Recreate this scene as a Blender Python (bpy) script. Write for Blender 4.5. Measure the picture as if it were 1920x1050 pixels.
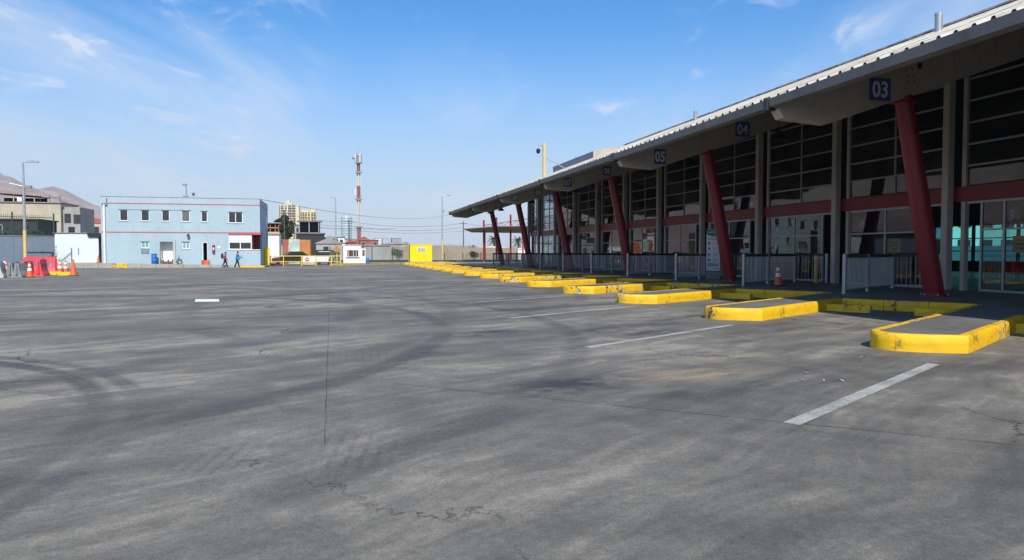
import bpy, bmesh, math, random
from mathutils import Vector, Matrix, noise
R = math.radians
random.seed(7)
for o in list(bpy.data.objects): bpy.data.objects.remove(o)
S = bpy.context.scene
COL = S.collection

# ------------------------------------------------------------------ camera
cam_d = bpy.data.cameras.new('camera'); cam = bpy.data.objects.new('camera', cam_d); COL.objects.link(cam)
S.camera = cam
cam_d.sensor_width = 36; cam_d.lens = 36 * 1352 / 1920
cam_d.clip_start = .05; cam_d.clip_end = 9000
YAW, PITCH = math.atan(331.5 / 1352), math.atan(51.5 / 1352)
cam.location = (0, 0, 1.36)
cam.rotation_euler = (math.pi / 2 - PITCH, 0, -YAW)
S.render.resolution_x, S.render.resolution_y = 1024, 560

# ------------------------------------------------------------------ sky, sun, exposure
SUN_EL, SUN_DIR = R(43), Vector((.10, 1, 0)).normalized()      # horizontal direction the light travels
W = bpy.data.worlds.new('World'); S.world = W; W.use_nodes = True
nt = W.node_tree; N = nt.nodes; L = nt.links; N.clear()
def wn(t, **k):
    n = N.new(t)
    for a, b in k.items(): setattr(n, a, b)
    return n
sky = wn('ShaderNodeTexSky', sky_type='NISHITA', sun_disc=False, sun_elevation=SUN_EL,
         sun_rotation=math.atan2(-SUN_DIR.x, -SUN_DIR.y), altitude=100, air_density=1.0, dust_density=0.6, ozone_density=2.2)
tc = wn('ShaderNodeTexCoord'); sep = wn('ShaderNodeSeparateXYZ'); L.new(tc.outputs['Generated'], sep.inputs[0])
def wmath(op, a, b=None, c=None):
    n = wn('ShaderNodeMath', operation=op)
    for i, v in enumerate((a, b, c)):
        if v is None: continue
        if isinstance(v, (int, float)): n.inputs[i].default_value = v
        else: L.new(v, n.inputs[i])
    return n.outputs[0]
def wmap(v, a, b, c=0, d=1, smooth=True):
    n = wn('ShaderNodeMapRange', interpolation_type='SMOOTHSTEP' if smooth else 'LINEAR')
    L.new(v, n.inputs[0])
    for i, x in zip((1, 2, 3, 4), (a, b, c, d)): n.inputs[i].default_value = x
    return n.outputs[0]
zc = wmath('ADD', wmath('MAXIMUM', sep.outputs[2], 0.0), .09)
px_, py_ = wmath('DIVIDE', sep.outputs[0], zc), wmath('DIVIDE', sep.outputs[1], zc)
cmb = wn('ShaderNodeCombineXYZ'); L.new(px_, cmb.inputs[0]); L.new(py_, cmb.inputs[1])
def wnoise(scale, rot, sx, sy, detail=6, rough=.55, dist=0.0, off=(0, 0, 0)):
    m = wn('ShaderNodeMapping', vector_type='TEXTURE'); m.inputs['Rotation'].default_value = (0, 0, R(rot)); m.inputs['Scale'].default_value = (1 / sx, 1 / sy, 1)
    m.inputs['Location'].default_value = off
    L.new(cmb.outputs[0], m.inputs[0])
    n = wn('ShaderNodeTexNoise'); n.inputs['Scale'].default_value = scale; n.inputs['Detail'].default_value = detail
    n.inputs['Roughness'].default_value = rough; n.inputs['Distortion'].default_value = dist
    L.new(m.outputs[0], n.inputs['Vector']); return n.outputs['Fac']
veil = wmap(wnoise(.42, 72, .36, 1.3, 7, .60, .5, (5.5, 8.0, 0)), .45, .70)          # broad thin veils
wisp = wmap(wnoise(2.6, 70, .7, 1.2, 8, .62, .5, (5.1, .4, 0)), .52, .74)             # small curdled wisps
wisp = wmath('MULTIPLY', wisp, wmap(wnoise(.7, 0, 1, 1, 2, .5, 0, (3, 7, 0)), .50, .62))
cl = wmath('ADD', wmath('MULTIPLY', veil, .64), wmath('MULTIPLY', wisp, .85))
cl = wmath('MINIMUM', wmath('MULTIPLY', cl, wmap(sep.outputs[2], .0, .10)), .8)
haz = wmap(sep.outputs[2], -.04, .32, 1.0, 0.0)                                          # marine haze near the horizon, all round
hs = wn('ShaderNodeHueSaturation'); hs.inputs['Saturation'].default_value = 1.38; hs.inputs['Value'].default_value = 1.0
L.new(sky.outputs[0], hs.inputs['Color'])
def wmix(f, a, b):
    n = wn('ShaderNodeMix', data_type='RGBA'); L.new(f, n.inputs[0])
    if isinstance(a, tuple): n.inputs[6].default_value = a
    else: L.new(a, n.inputs[6])
    n.inputs[7].default_value = b; return n.outputs[2]
tint = wn('ShaderNodeMix', data_type='RGBA', blend_type='MULTIPLY'); tint.inputs[0].default_value = 1; L.new(hs.outputs[0], tint.inputs[6]); tint.inputs[7].default_value = (.70, .97, 1.08, 1)
c1 = wmix(haz, tint.outputs[2], (4.5, 4.95, 5.85, 1))
c2 = wmix(cl, c1, (5.4, 5.8, 6.4, 1))
bg = wn('ShaderNodeBackground'); bg.inputs[1].default_value = .12; L.new(c2, bg.inputs[0])
out = wn('ShaderNodeOutputWorld'); L.new(bg.outputs[0], out.inputs[0])

sl = bpy.data.lights.new('sun', 'SUN'); sl.energy = 4.0; sl.angle = R(.53); sl.color = (1, .955, .88)
sun = bpy.data.objects.new('sun', sl); COL.objects.link(sun); sun.location = (-10, -60, 60)
d = Vector((SUN_DIR.x * math.cos(SUN_EL), SUN_DIR.y * math.cos(SUN_EL), -math.sin(SUN_EL)))
sun.rotation_euler = d.to_track_quat('-Z', 'Y').to_euler()
vs = S.view_settings; vs.view_transform = 'Standard'; vs.look = 'None'; vs.exposure = 0.44; vs.gamma = 1; vs.use_curve_mapping = False
S.render.engine = 'CYCLES'
S.cycles.max_bounces = 6; S.cycles.diffuse_bounces = 3; S.cycles.glossy_bounces = 3; S.cycles.transparent_max_bounces = 14; S.cycles.caustics_reflective = False; S.cycles.caustics_refractive = False

# ------------------------------------------------------------------ materials
class NT:
    def __init__(s, name):
        s.m = bpy.data.materials.new(name); s.m.use_nodes = True; s.t = s.m.node_tree; s.t.nodes.clear()
        s.out = s.n('ShaderNodeOutputMaterial'); s.geo = s.n('ShaderNodeNewGeometry'); s.P = s.geo.outputs['Position']
    def n(s, t, **k):
        n = s.t.nodes.new(t)
        for a, b in k.items(): setattr(n, a, b)
        return n
    def put(s, sock, v):
        if hasattr(v, 'is_linked'): s.t.links.new(v, sock)
        else:
            try: sock.default_value = v
            except Exception: sock.default_value = (*v, 1)
    def math(s, op, a, b=None, c=None, clamp=False):
        n = s.n('ShaderNodeMath', operation=op, use_clamp=clamp)
        for i, v in enumerate((a, b, c)):
            if v is not None: s.put(n.inputs[i], v)
        return n.outputs[0]
    def vmath(s, op, a, b=None, out=0):
        n = s.n('ShaderNodeVectorMath', operation=op); s.put(n.inputs[0], a)
        if b is not None: s.put(n.inputs[1], b)
        return n.outputs[out]
    def map(s, v, a, b, c=0, d=1):
        n = s.n('ShaderNodeMapRange', interpolation_type='SMOOTHSTEP')
        for i, x in enumerate((v, a, b, c, d)): s.put(n.inputs[i], x)
        return n.outputs[0]
    def noise(s, scale, detail=4, rough=.55, vec=None, dist=0, rot=None, sc=None, color=False):
        v = vec or s.P
        if rot is not None or sc is not None:
            m = s.n('ShaderNodeMapping'); s.put(m.inputs[0], v)
            if rot is not None:                                       # rotate first, then stretch along that direction
                m.vector_type = 'TEXTURE'; m.inputs['Rotation'].default_value = (0, 0, rot)
                if sc is not None: m.inputs['Scale'].default_value = tuple(1 / q for q in sc)
            elif sc is not None: m.inputs['Scale'].default_value = sc
            v = m.outputs[0]
        n = s.n('ShaderNodeTexNoise'); s.put(n.inputs['Vector'], v); n.inputs['Scale'].default_value = scale
        n.inputs['Detail'].default_value = detail; n.inputs['Roughness'].default_value = rough; n.inputs['Distortion'].default_value = dist
        return n.outputs['Color' if color else 'Fac']
    def mix(s, f, a, b, mode='MIX'):
        n = s.n('ShaderNodeMix', data_type='RGBA', blend_type=mode)
        s.put(n.inputs[0], f); s.put(n.inputs[6], a if not isinstance(a, tuple) else (*a, 1)[:4]); s.put(n.inputs[7], b if not isinstance(b, tuple) else (*b, 1)[:4])
        return n.outputs[2]
    def bump(s, h, strength=.3, dist=.02):
        n = s.n('ShaderNodeBump'); n.inputs['Strength'].default_value = strength; n.inputs['Distance'].default_value = dist
        s.put(n.inputs['Height'], h); return n.outputs[0]
    def bsdf(s, col, rough=.7, metal=0, normal=None, spec=.4, **k):
        b = s.n('ShaderNodeBsdfPrincipled')
        s.put(b.inputs['Base Color'], col if not isinstance(col, tuple) else (*col, 1)[:4]); s.put(b.inputs['Roughness'], rough); s.put(b.inputs['Metallic'], metal)
        b.inputs['Specular IOR Level'].default_value = spec
        if normal is not None: s.put(b.inputs['Normal'], normal)
        for a, v in k.items(): s.put(b.inputs[a], v)
        s.t.links.new(b.outputs[0], s.out.inputs[0]); return b

def mat(name, col, rough=.7, var=.18, scale=1.5, metal=0, bump=.0, bscale=30, dirt=None, dirt_amt=.5, spec=.4):
    t = NT(name)
    a = t.noise(scale, 5, .6); b = t.noise(scale * 9, 3, .6)
    f = t.math('ADD', t.math('MULTIPLY', a, .65), t.math('MULTIPLY', b, .35))
    k = t.map(f, .3, .7, 1 - var, 1 + var * .6)
    v = t.n('ShaderNodeHueSaturation'); v.inputs['Color'].default_value = (*col, 1); t.put(v.inputs['Value'], k)
    c = v.outputs[0]
    if dirt:
        st = t.noise(1.3, 6, .65, sc=(2.2, 2.2, .5))
        c = t.mix(t.map(st, .52, .74, 0, dirt_amt), c, dirt)
    r = t.map(f, .3, .7, max(rough - .08, 0), min(rough + .08, 1))
    nm = t.bump(t.noise(bscale, 4, .6), bump, .01) if bump else None
    t.bsdf(c, r, metal, nm, spec); return t.m

M = {}
M['concrete'] = mat('concrete', (.23, .225, .21), .85, .25, .9, bump=.35, bscale=40, dirt=(.10, .095, .088))
M['platform'] = mat('platform_concrete', (.175, .167, .15), .5, .25, .7, bump=.2, bscale=45, dirt=(.07, .068, .066), dirt_amt=.55)
M['beam'] = mat('painted_beam', (.54, .495, .455), .75, .14, .6, dirt=(.33, .29, .26), dirt_amt=.55)
M['beam_end'] = mat('lit_beam_end', (.5, .47, .44), .75, .1)  # own pale tone stands in for skylight on the beam tips
M['post'] = mat('beige_post', (.54, .50, .44), .65, .15, .8, dirt=(.18, .16, .14), dirt_amt=.4)
M['red'] = mat('dark_red_paint', (.27, .016, .026), .42, .12, .6, spec=.5)
M['redband'] = mat('maroon_panel', (.22, .018, .028), .45, .14, .5)
M['alu'] = mat('aluminium_frame', (.36, .37, .38), .42, .1, 1, metal=.35)
M['mull'] = mat('grey_mullion', (.33, .345, .365), .5, .1, 1, metal=.2)
M['galv'] = mat('galvanised_steel', (.42, .43, .45), .45, .15, 2, metal=.5)
M['bars'] = mat('dull_steel_bars', (.36, .37, .39), .5, .15, 2, metal=.3)
M['rail'] = mat('dark_rail', (.035, .036, .04), .5, .1, 2)
M['gutter'] = mat('grey_gutter', (.22, .215, .20), .6, .2, .8, dirt=(.10, .09, .08), dirt_amt=.6)
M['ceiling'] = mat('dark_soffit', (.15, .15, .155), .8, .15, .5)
M['interior'] = mat('interior_wall', (.13, .135, .15), .8, .2, .4)
M['tile'] = mat('floor_tile', (.10, .10, .10), .35, .2, .6)
M['dark'] = mat('charcoal', (.02, .02, .022), .6, .2, 2)
M['black'] = mat('black_plastic', (.012, .012, .013), .5, .2, 2)
M['white'] = mat('white_paint', (.80, .80, .78), .55, .06, .8, dirt=(.55, .53, .48), dirt_amt=.3)
M['mint'] = mat('mint_white_wall', (.66, .74, .74), .7, .06, .5, dirt=(.5, .55, .54), dirt_amt=.3)
M['blue_wall'] = mat('pale_blue_wall', (.365, .468, .52), .72, .10, .35, bump=.1, bscale=8, dirt=(.30, .37, .40), dirt_amt=.6)
M['wall_grey'] = mat('blue_grey_wall', (.20, .25, .31), .8, .12, .4, dirt=(.14, .17, .21))
M['stripe'] = mat('red_stripe', (.47, .10, .11), .6, .08)
M['yellow'] = mat('yellow_paint', (.86, .60, .01), .55, .06, 1.2)
M['lemon'] = mat('lemon_yellow_paint', (.88, .635, .0), .5, .04, 1, dirt=(.75, .6, .03), dirt_amt=.4)
M['ochre'] = mat('faded_yellow_pole', (.66, .47, .17), .6, .1)
M['orange'] = mat('orange_plastic', (.75, .13, .04), .5, .12)
M['pinkred'] = mat('faded_red_plastic', (.72, .07, .085), .5, .15, 1.5, dirt=(.5, .1, .09))
M['greyplastic'] = mat('dull_grey_plastic', (.24, .27, .27), .6, .2, 2)
M['paleplastic'] = mat('dirty_white_plastic', (.55, .53, .47), .6, .2, 2, dirt=(.3, .28, .23))
M['bluep'] = mat('blue_plastic', (.02, .16, .48), .45, .1)
M['sign_blue'] = mat('blue_sign_plate', (.05, .11, .36), .5, .15, 3)
M['sign_white'] = mat('white_sign_letter', (.80, .82, .80), .6, .1, 4)
M['sign_pale'] = mat('faded_sign_plate', (.30, .30, .31), .6, .15, 3)
M['green'] = mat('green_sign', (.02, .26, .12), .5, .05)
M['bottle'] = mat('dark_green_iron', (.02, .06, .045), .55, .15)
M['picket'] = mat('pale_green_iron', (.22, .30, .26), .55, .15)
M['tan'] = mat('tan_render', (.48, .42, .31), .85, .2, .5, dirt=(.27, .23, .17), bump=.2, bscale=6)
M['brown'] = mat('brown_wall', (.29, .235, .17), .9, .18, .3, dirt=(.2, .16, .12))
M['brick'] = mat('brick_red_panel', (.36, .12, .075), .85, .2, 1)
M['rust'] = mat('rusty_orange_panel', (.52, .20, .065), .85, .25, 1.2, dirt=(.3, .1, .04))
M['mural'] = mat('pale_mural', (.52, .60, .52), .85, .35, .9, dirt=(.20, .48, .45), dirt_amt=.8)
M['cream'] = mat('cream_tower', (.66, .58, .41), .8, .05, .02)
M['creamy'] = mat('yellow_cream_tower', (.66, .53, .28), .8, .05, .02)
M['glasswall'] = mat('pale_glass_tower', (.42, .54, .57), .35, .1, .03)
M['housegrey'] = mat('grey_house', (.34, .33, .31), .85, .2, .4, dirt=(.2, .19, .17))
M['roofgrey'] = mat('grey_tin_roof', (.30, .29, .28), .7, .2, .6)
M['roofred'] = mat('red_tin_roof', (.30, .10, .075), .75, .2, .6)
M['wood'] = mat('pale_timber', (.58, .43, .22), .8, .2, 2)
M['tarp'] = mat('dark_tarp', (.035, .035, .038), .8, .3, 1)
M['trunk'] = mat('bark', (.11, .085, .06), .9, .3, 3)
M['leaf'] = mat('dark_foliage', (.035, .052, .022), .7, .5, .9)
M['leaf2'] = mat('hedge_foliage', (.04, .075, .025), .7, .5, .9)
M['palm'] = mat('palm_frond', (.075, .085, .03), .7, .4, 1.5)
M['winglass'] = mat('dark_window', (.03, .035, .04), .12, .3, .5, spec=.6)
M['winglass2'] = mat('grey_window_blind', (.12, .12, .12), .3, .2, .5)
M['teal'] = mat('green_curtain', (.16, .34, .32), .5, .2, 1)
M['skin'] = mat('skin', (.36, .20, .13), .6, .1, 5)
M['hair'] = mat('dark_hair', (.012, .010, .009), .6, .2, 20)
M['jean'] = mat('dark_trousers', (.02, .021, .026), .85, .2, 8)
M['maroon'] = mat('dull_red_jacket', (.24, .035, .055), .85, .2, 8)
M['bluejk'] = mat('bright_blue_jacket', (.02, .12, .50), .8, .2, 8)
M['tealbag'] = mat('teal_bag', (.03, .32, .30), .8, .2, 8)
M['carpaint'] = mat('dark_car_paint', (.025, .027, .032), .25, .1, 1, spec=.7)
M['tyre'] = mat('tyre_rubber', (.015, .015, .015), .8, .2, 5)
M['chrome'] = mat('steel_rim', (.5, .5, .52), .3, .1, 3, metal=.8)
M['mast_red'] = mat('mast_red', (.33, .12, .10), .6, .15, .5)
M['mast_white'] = mat('mast_white', (.62, .60, .57), .6, .1, .5)
M['litter'] = mat('paper_litter', (.68, .67, .63), .8, .1, 5)
M['joint'] = mat('tar_joint', (.045, .044, .042), .8, .3, 4)
M['terrain'] = mat('dusty_ground', (.30, .25, .19), .95, .2, .1)
M['kerbgrey'] = mat('worn_grey_kerb', (.34, .32, .28), .85, .2, 1.5, dirt=(.55, .42, .08), dirt_amt=.7)

def glass(name, tint, fres=1.0, rough=0.0, dust=.03):
    t = NT(name)
    tr = t.n('ShaderNodeBsdfTransparent'); tr.inputs[0].default_value = (*tint, 1)
    gl = t.n('ShaderNodeBsdfGlossy'); gl.inputs['Roughness'].default_value = rough; gl.inputs[0].default_value = (1, 1, 1, 1)
    fr = t.n('ShaderNodeFresnel'); fr.inputs[0].default_value = 1.5
    wob = t.bump(t.noise(1.1, 2, .5), .035, .05); t.put(gl.inputs['Normal'], wob)
    m1 = t.n('ShaderNodeMixShader'); t.put(m1.inputs[0], t.math('MULTIPLY', t.math('MULTIPLY', fr.outputs[0], fres), t.math('SUBTRACT', 1.0, t.geo.outputs['Backfacing'])))
    t.t.links.new(tr.outputs[0], m1.inputs[1]); t.t.links.new(gl.outputs[0], m1.inputs[2])
    df = t.n('ShaderNodeBsdfDiffuse'); df.inputs[0].default_value = (.35, .34, .32, 1)
    m2 = t.n('ShaderNodeMixShader'); t.put(m2.inputs[0], t.map(t.noise(.9, 5, .65), .35, .8, dust * .2, dust * 1.6))
    t.t.links.new(m1.outputs[0], m2.inputs[1]); t.t.links.new(df.outputs[0], m2.inputs[2])
    t.t.links.new(m2.outputs[0], t.out.inputs[0]); return t.m
M['glass'] = glass('shopfront_glass', (.66, .70, .72), 1.1)
M['glass_up'] = glass('dark_tinted_glass', (.55, .60, .64), 1.25, 0, .05)
M['glass_teal'] = glass('teal_tinted_glass', (.36, .72, .70), 1.0)

# worn yellow kerb paint
def kerb_mat(name, paint, edge=.60):
    t = NT(name)
    big = t.noise(.55, 3, .5); chip = t.noise(7, 7, .72); fine = t.noise(40, 4, .6)
    thr = t.map(big, .42, .64, .0, .18)                                             # some stretches are chipped, some fresh
    k = t.map(t.math('ADD', chip, thr), .68, .73)
    streak = t.noise(2.2, 5, .6, sc=(1, 1, 3))
    c0 = t.mix(t.map(streak, .40, .75, 0, .55), paint, (paint[0] * .62, paint[1] * .55, paint[2] + .012))
    c1 = t.mix(t.map(t.noise(1.7, 7, .75), .57, .70, 0, .85), c0, (.07, .058, .036))       # tyre scuffs
    c = t.mix(k, c1, t.mix(t.map(t.noise(3, 4, .6), .42, .58), (.40, .37, .32), (.045, .042, .04)))
    h = t.math('ADD', t.math('MULTIPLY', k, -.6), t.math('MULTIPLY', fine, .25))
    t.bsdf(c, .62, 0, t.bump(h, .5, .01), .35); return t.m
M['kerb'] = kerb_mat('yellow_kerb_paint', (.82, .495, .010))
# worn white road paint
def line_mat():
    t = NT('worn_white_line')
    k = t.map(t.math('ADD', t.noise(26, 7, .8), t.math('MULTIPLY', t.noise(1.7, 5, .6), .6)), .66, .98)
    c = t.mix(k, (.43, .42, .385), (.20, .195, .18)); t.bsdf(c, .8, 0, None, .3); return t.m
M['line'] = line_mat()
# weathered roof sheet
def roof_mat():
    t = NT('weathered_roof_sheet')
    a = t.noise(.8, 7, .7, sc=(.35, 2.4, 1)); b = t.noise(5, 6, .7)
    c = t.mix(t.map(a, .40, .64, 0, .85), (.50, .47, .415), (.20, .18, .15))
    c = t.mix(t.map(b, .56, .70, 0, .7), c, (.13, .115, .10))
    t.bsdf(c, .75, .0, None, .3); return t.m
M['roof'] = roof_mat()

# asphalt: grain, dusty sweeps, tyre arcs, oil under the bays, cracks
def asphalt_mat():
    t = NT('worn_asphalt'); P = t.P
    wv = t.n('ShaderNodeVectorMath', operation='MULTIPLY_ADD'); t.put(wv.inputs[0], t.noise(.16, 3, .5, color=True)); wv.inputs[1].default_value = (2.2, 2.2, 0); t.put(wv.inputs[2], P)
    PW = wv.outputs[0]
    s1 = t.noise(.50, 5, .62, vec=PW, rot=R(24), sc=(.16, 1.5, 1))     # long sweeps
    s2 = t.noise(1.5, 5, .66, vec=PW, rot=R(36), sc=(.11, 1.3, 1))
    s3 = t.noise(5.5, 4, .68, vec=PW, rot=R(29), sc=(.07, 1.3, 1))     # fine brushing
    blot = t.noise(.33, 5, .6); med = t.noise(2.4, 6, .65); grain = t.noise(75, 3, .7); peb = t.noise(230, 2, .6)
    f = t.math('ADD', t.math('MULTIPLY', s1, .50), t.math('MULTIPLY', s2, .34))
    f = t.math('ADD', f, t.math('MULTIPLY', s3, .22)); f = t.math('ADD', f, t.math('MULTIPLY', blot, .46)); f = t.math('ADD', f, t.math('MULTIPLY', med, .34)); f = t.math('SUBTRACT', f, .10)
    v = t.map(f, .54, 1.02, 0, 1)
    cr = t.n('ShaderNodeValToRGB'); e = cr.color_ramp.elements
    e[0].position = 0.0; e[0].color = (.082, .076, .065, 1); e[1].position = 1; e[1].color = (.33, .30, .24, 1)
    m_ = cr.color_ramp.elements.new(.42); m_.color = (.140, .130, .110, 1)
    m2 = cr.color_ramp.elements.new(.72); m2.color = (.195, .180, .150, 1)
    t.put(cr.inputs[0], v); c = cr.outputs[0]
    # distance along and across the bays
    sp = t.n('ShaderNodeSeparateXYZ'); t.put(sp.inputs[0], P); X, Y = sp.outputs[0], sp.outputs[1]
    def dot(a, b, off=0): return t.math('ADD', t.math('MULTIPLY', X, a), t.math('MULTIPLY_ADD', Y, b, off))
    # oil and rubber in each bay
    nn = dot(-.545, .84, 0)
    ph = t.math('FRACT', t.math('MULTIPLY_ADD', nn, 1 / 4.03, .62))
    cen = t.math('ABSOLUTE', t.math('SUBTRACT', ph, .5))
    along = dot(.84, .545)
    xm = t.math('MULTIPLY', t.map(X, 1.0, 4.5), t.map(X, 10.0, 14.5, 1, .6))
    oil = t.math('MULTIPLY', t.map(cen, .34, .02), xm)
    oil = t.math('MULTIPLY', oil, t.map(t.noise(.8, 5, .65, rot=R(33), sc=(.30, 1.2, 1)), .46, .68))
    c = t.mix(t.math('MULTIPLY', oil, .72), c, (.035, .035, .037))
    # tyre arcs: circles (cx, cy, r, half width, strength)
    tot = None
    for cx, cy, r, hw, st, no in ((-9.1, 14.1, 11.05, .20, .62, 0), (-9.1, 14.1, 13.2, .17, .42, 0), (-7.6, 5.6, 5.72, .12, .65, 1), (-7.6, 5.6, 6.05, .10, .5, 1),
                              (-14.5, 18.5, 15.1, .3, .45, 0), (-14.5, 18.5, 17.2, .25, .35, 0), (-2.5, 24.0, 8.2, .22, .4, 1), (-2.5, 24.0, 10.3, .22, .35, 1), (9.5, -6.5, 11.4, .2, .35, 1), (9.5, -6.5, 13.6, .22, .3, 0),
                              (-20, 40, 24.6, .35, .4, 0), (-20, 40, 27, .35, .35, 0), (14, 20, 17.5, .25, .3, 0), (-1.2, -8, 11.6, .18, .3, 1)):
        dd = t.vmath('DISTANCE', t.vmath('MULTIPLY', P, (1, 1, 0)), (cx, cy, 0), out=1)
        band = t.map(t.math('ABSOLUTE', t.math('SUBTRACT', dd, r)), hw * 1.5, hw * .4, 0, st)
        tot = band if tot is None else t.math('MAXIMUM', tot, band)
    tot = t.math('MULTIPLY', t.math('MINIMUM', t.math('MULTIPLY', tot, 1.15), .75), t.map(t.noise(.30, 4, .6), .33, .54)); tot = t.math('MULTIPLY', tot, t.map(t.noise(9, 4, .7), .2, .6, .5, 1))
    c = t.mix(tot, c, (.058, .056, .054))
    # pale dust sweeps and spilt sand
    dust = t.math('MULTIPLY', t.map(t.noise(.42, 6, .65, vec=PW, rot=R(24), sc=(.26, 1.15, 1)), .53, .74), t.map(t.noise(14, 5, .7), .25, .65, .35, 1))
    c = t.mix(t.math('MULTIPLY', dust, .72), c, (.36, .335, .285))
    # scrubbed tread marks
    for (cx, cy, r, ang, w) in ((.15, 5.1, .8, 82, .30), (-.75, 5.0, .7, 80, .22), (2.2, 3.2, .6, 60, .25), (.4, 9.7, 1.0, 88, .2)):
        pq = t.vmath('SUBTRACT', t.vmath('MULTIPLY', P, (1, 1, 0)), (cx, cy, 0)); mm = t.n('ShaderNodeMapping'); mm.vector_type = 'TEXTURE'; mm.inputs['Rotation'].default_value = (0, 0, R(ang)); mm.inputs['Scale'].default_value = (1.0, .6, 1); t.put(mm.inputs[0], pq)
        wv_ = t.n('ShaderNodeTexWave'); wv_.bands_direction = 'Y'; wv_.inputs['Scale'].default_value = 1.9; wv_.inputs['Distortion'].default_value = 1.4; wv_.inputs['Detail'].default_value = 5; wv_.inputs['Detail Scale'].default_value = 2.5; t.put(wv_.inputs['Vector'], mm.outputs[0])
        k_ = t.math('MULTIPLY', t.map(t.vmath('LENGTH', mm.outputs[0], out=1), r, r * .3), t.map(wv_.outputs['Fac'], .55, .85)); c = t.mix(t.math('MULTIPLY', t.math('MULTIPLY', k_, t.map(t.noise(2.0, 4, .6), .35, .6)), w), c, (.05, .05, .05))
    for (cx, cy, r, w, colr) in ((4.9, 8.4, 1.0, .95, (.34, .29, .20)), (3.9, 7.3, 1.3, .9, (.34, .28, .18)), (2.9, 6.5, .55, .4, (.30, .28, .22)), (1.95, 10.9, 1.0, .45, (.30, .29, .27))):
        pq = t.vmath('SUBTRACT', t.vmath('MULTIPLY', P, (1, 1, 0)), (cx, cy, 0))
        mm = t.n('ShaderNodeMapping'); mm.vector_type = 'TEXTURE'; mm.inputs['Rotation'].default_value = (0, 0, R(12)); mm.inputs['Scale'].default_value = (1.1, .45, 1); t.put(mm.inputs[0], pq)
        ln = t.vmath('LENGTH', mm.outputs[0], out=1)
        k = t.math('MULTIPLY', t.map(ln, r, r * .1), t.map(t.noise(3.2, 7, .72, rot=R(20), sc=(.4, 1.6, 1)), .34, .58))
        c = t.mix(t.math('MULTIPLY', k, w), c, colr)
    for (cx, cy, r, w) in ((2.4, 7.05, 1.3, .85), (2.5, 11.9, 1.1, .8), (5.2, 11.2, 1.2, .75), (4.2, 16.6, 1.3, .7), (5.4, 20.4, 1.4, .7), (1.2, 9.6, .8, .5), (5.0, 3.4, .16, .9), (4.75, 3.5, .14, .5)):
        pq = t.vmath('SUBTRACT', t.vmath('MULTIPLY', P, (1, 1, 0)), (cx, cy, 0))
        mm = t.n('ShaderNodeMapping'); mm.vector_type = 'TEXTURE'; mm.inputs['Rotation'].default_value = (0, 0, R(25)); mm.inputs['Scale'].default_value = (1.1, .5, 1); t.put(mm.inputs[0], pq)
        ln = t.vmath('LENGTH', mm.outputs[0], out=1)
        k = t.math('MULTIPLY', t.map(ln, r, r * .15), t.map(t.noise(2.6, 6, .65), .36, .58))
        c = t.mix(t.math('MULTIPLY', k, w), c, (.035, .035, .037))
    # cracks
    def crack(scale, width, lo, hi, amt):
        w2 = t.n('ShaderNodeVectorMath', operation='MULTIPLY_ADD'); t.put(w2.inputs[0], t.noise(1.3, 6, .7, color=True)); w2.inputs[1].default_value = (1.1, 1.1, 0); t.put(w2.inputs[2], P)
        vo = t.n('ShaderNodeTexVoronoi', feature='DISTANCE_TO_EDGE'); t.put(vo.inputs['Vector'], t.vmath('MULTIPLY', w2.outputs[0], (1, 1, 0))); vo.inputs['Scale'].default_value = scale
        k = t.map(vo.outputs['Distance'], width, width * .25)
        return t.math('MULTIPLY', k, t.map(t.noise(.35, 3, .55), lo, hi, 0, amt))
    k = crack(.17, .0030, .50, .60, .9); c = t.mix(k, c, (.022, .022, .023))
    k2 = crack(.42, .0055, .60, .68, .6); c = t.mix(k2, c, (.035, .034, .034))
    # grain and flecks
    g = t.map(grain, .3, .7, .76, 1.22); g2 = t.math('MULTIPLY', t.map(peb, .28, .72, .84, 1.14), t.map(t.noise(22, 5, .72), .3, .7, .84, 1.15))
    hv = t.n('ShaderNodeHueSaturation'); t.put(hv.inputs['Color'], c); t.put(hv.inputs['Value'], t.math('MULTIPLY', t.math('MULTIPLY', g, g2), .91)); c = hv.outputs[0]
    fl = t.n('ShaderNodeTexVoronoi'); t.put(fl.inputs['Vector'], P); fl.inputs['Scale'].default_value = 2.2
    fk = t.math('MULTIPLY', t.map(fl.outputs['Distance'], .022, .012), .75); c = t.mix(fk, c, (.42, .41, .38))
    h = t.math('ADD', t.math('MULTIPLY', grain, .5), t.math('MULTIPLY', peb, .35)); h = t.math('ADD', h, t.math('MULTIPLY', k, -1.5))
    t.bsdf(c, t.map(v, 0, 1, .62, .86), 0, t.bump(h, .35, .006), .35); return t.m
M['asphalt'] = asphalt_mat()
def hill_mat():
    t = NT('desert_hill'); a = t.noise(.004, 8, .65); b = t.noise(.02, 6, .6, sc=(1, 1, 3))
    c = t.mix(t.map(t.math('ADD', t.math('MULTIPLY', a, .6), t.math('MULTIPLY', b, .4)), .35, .65), (.27, .20, .17), (.46, .36, .31))
    t.bsdf(c, .95, 0, None, .1); return t.m
M['hill'] = hill_mat()

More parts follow.
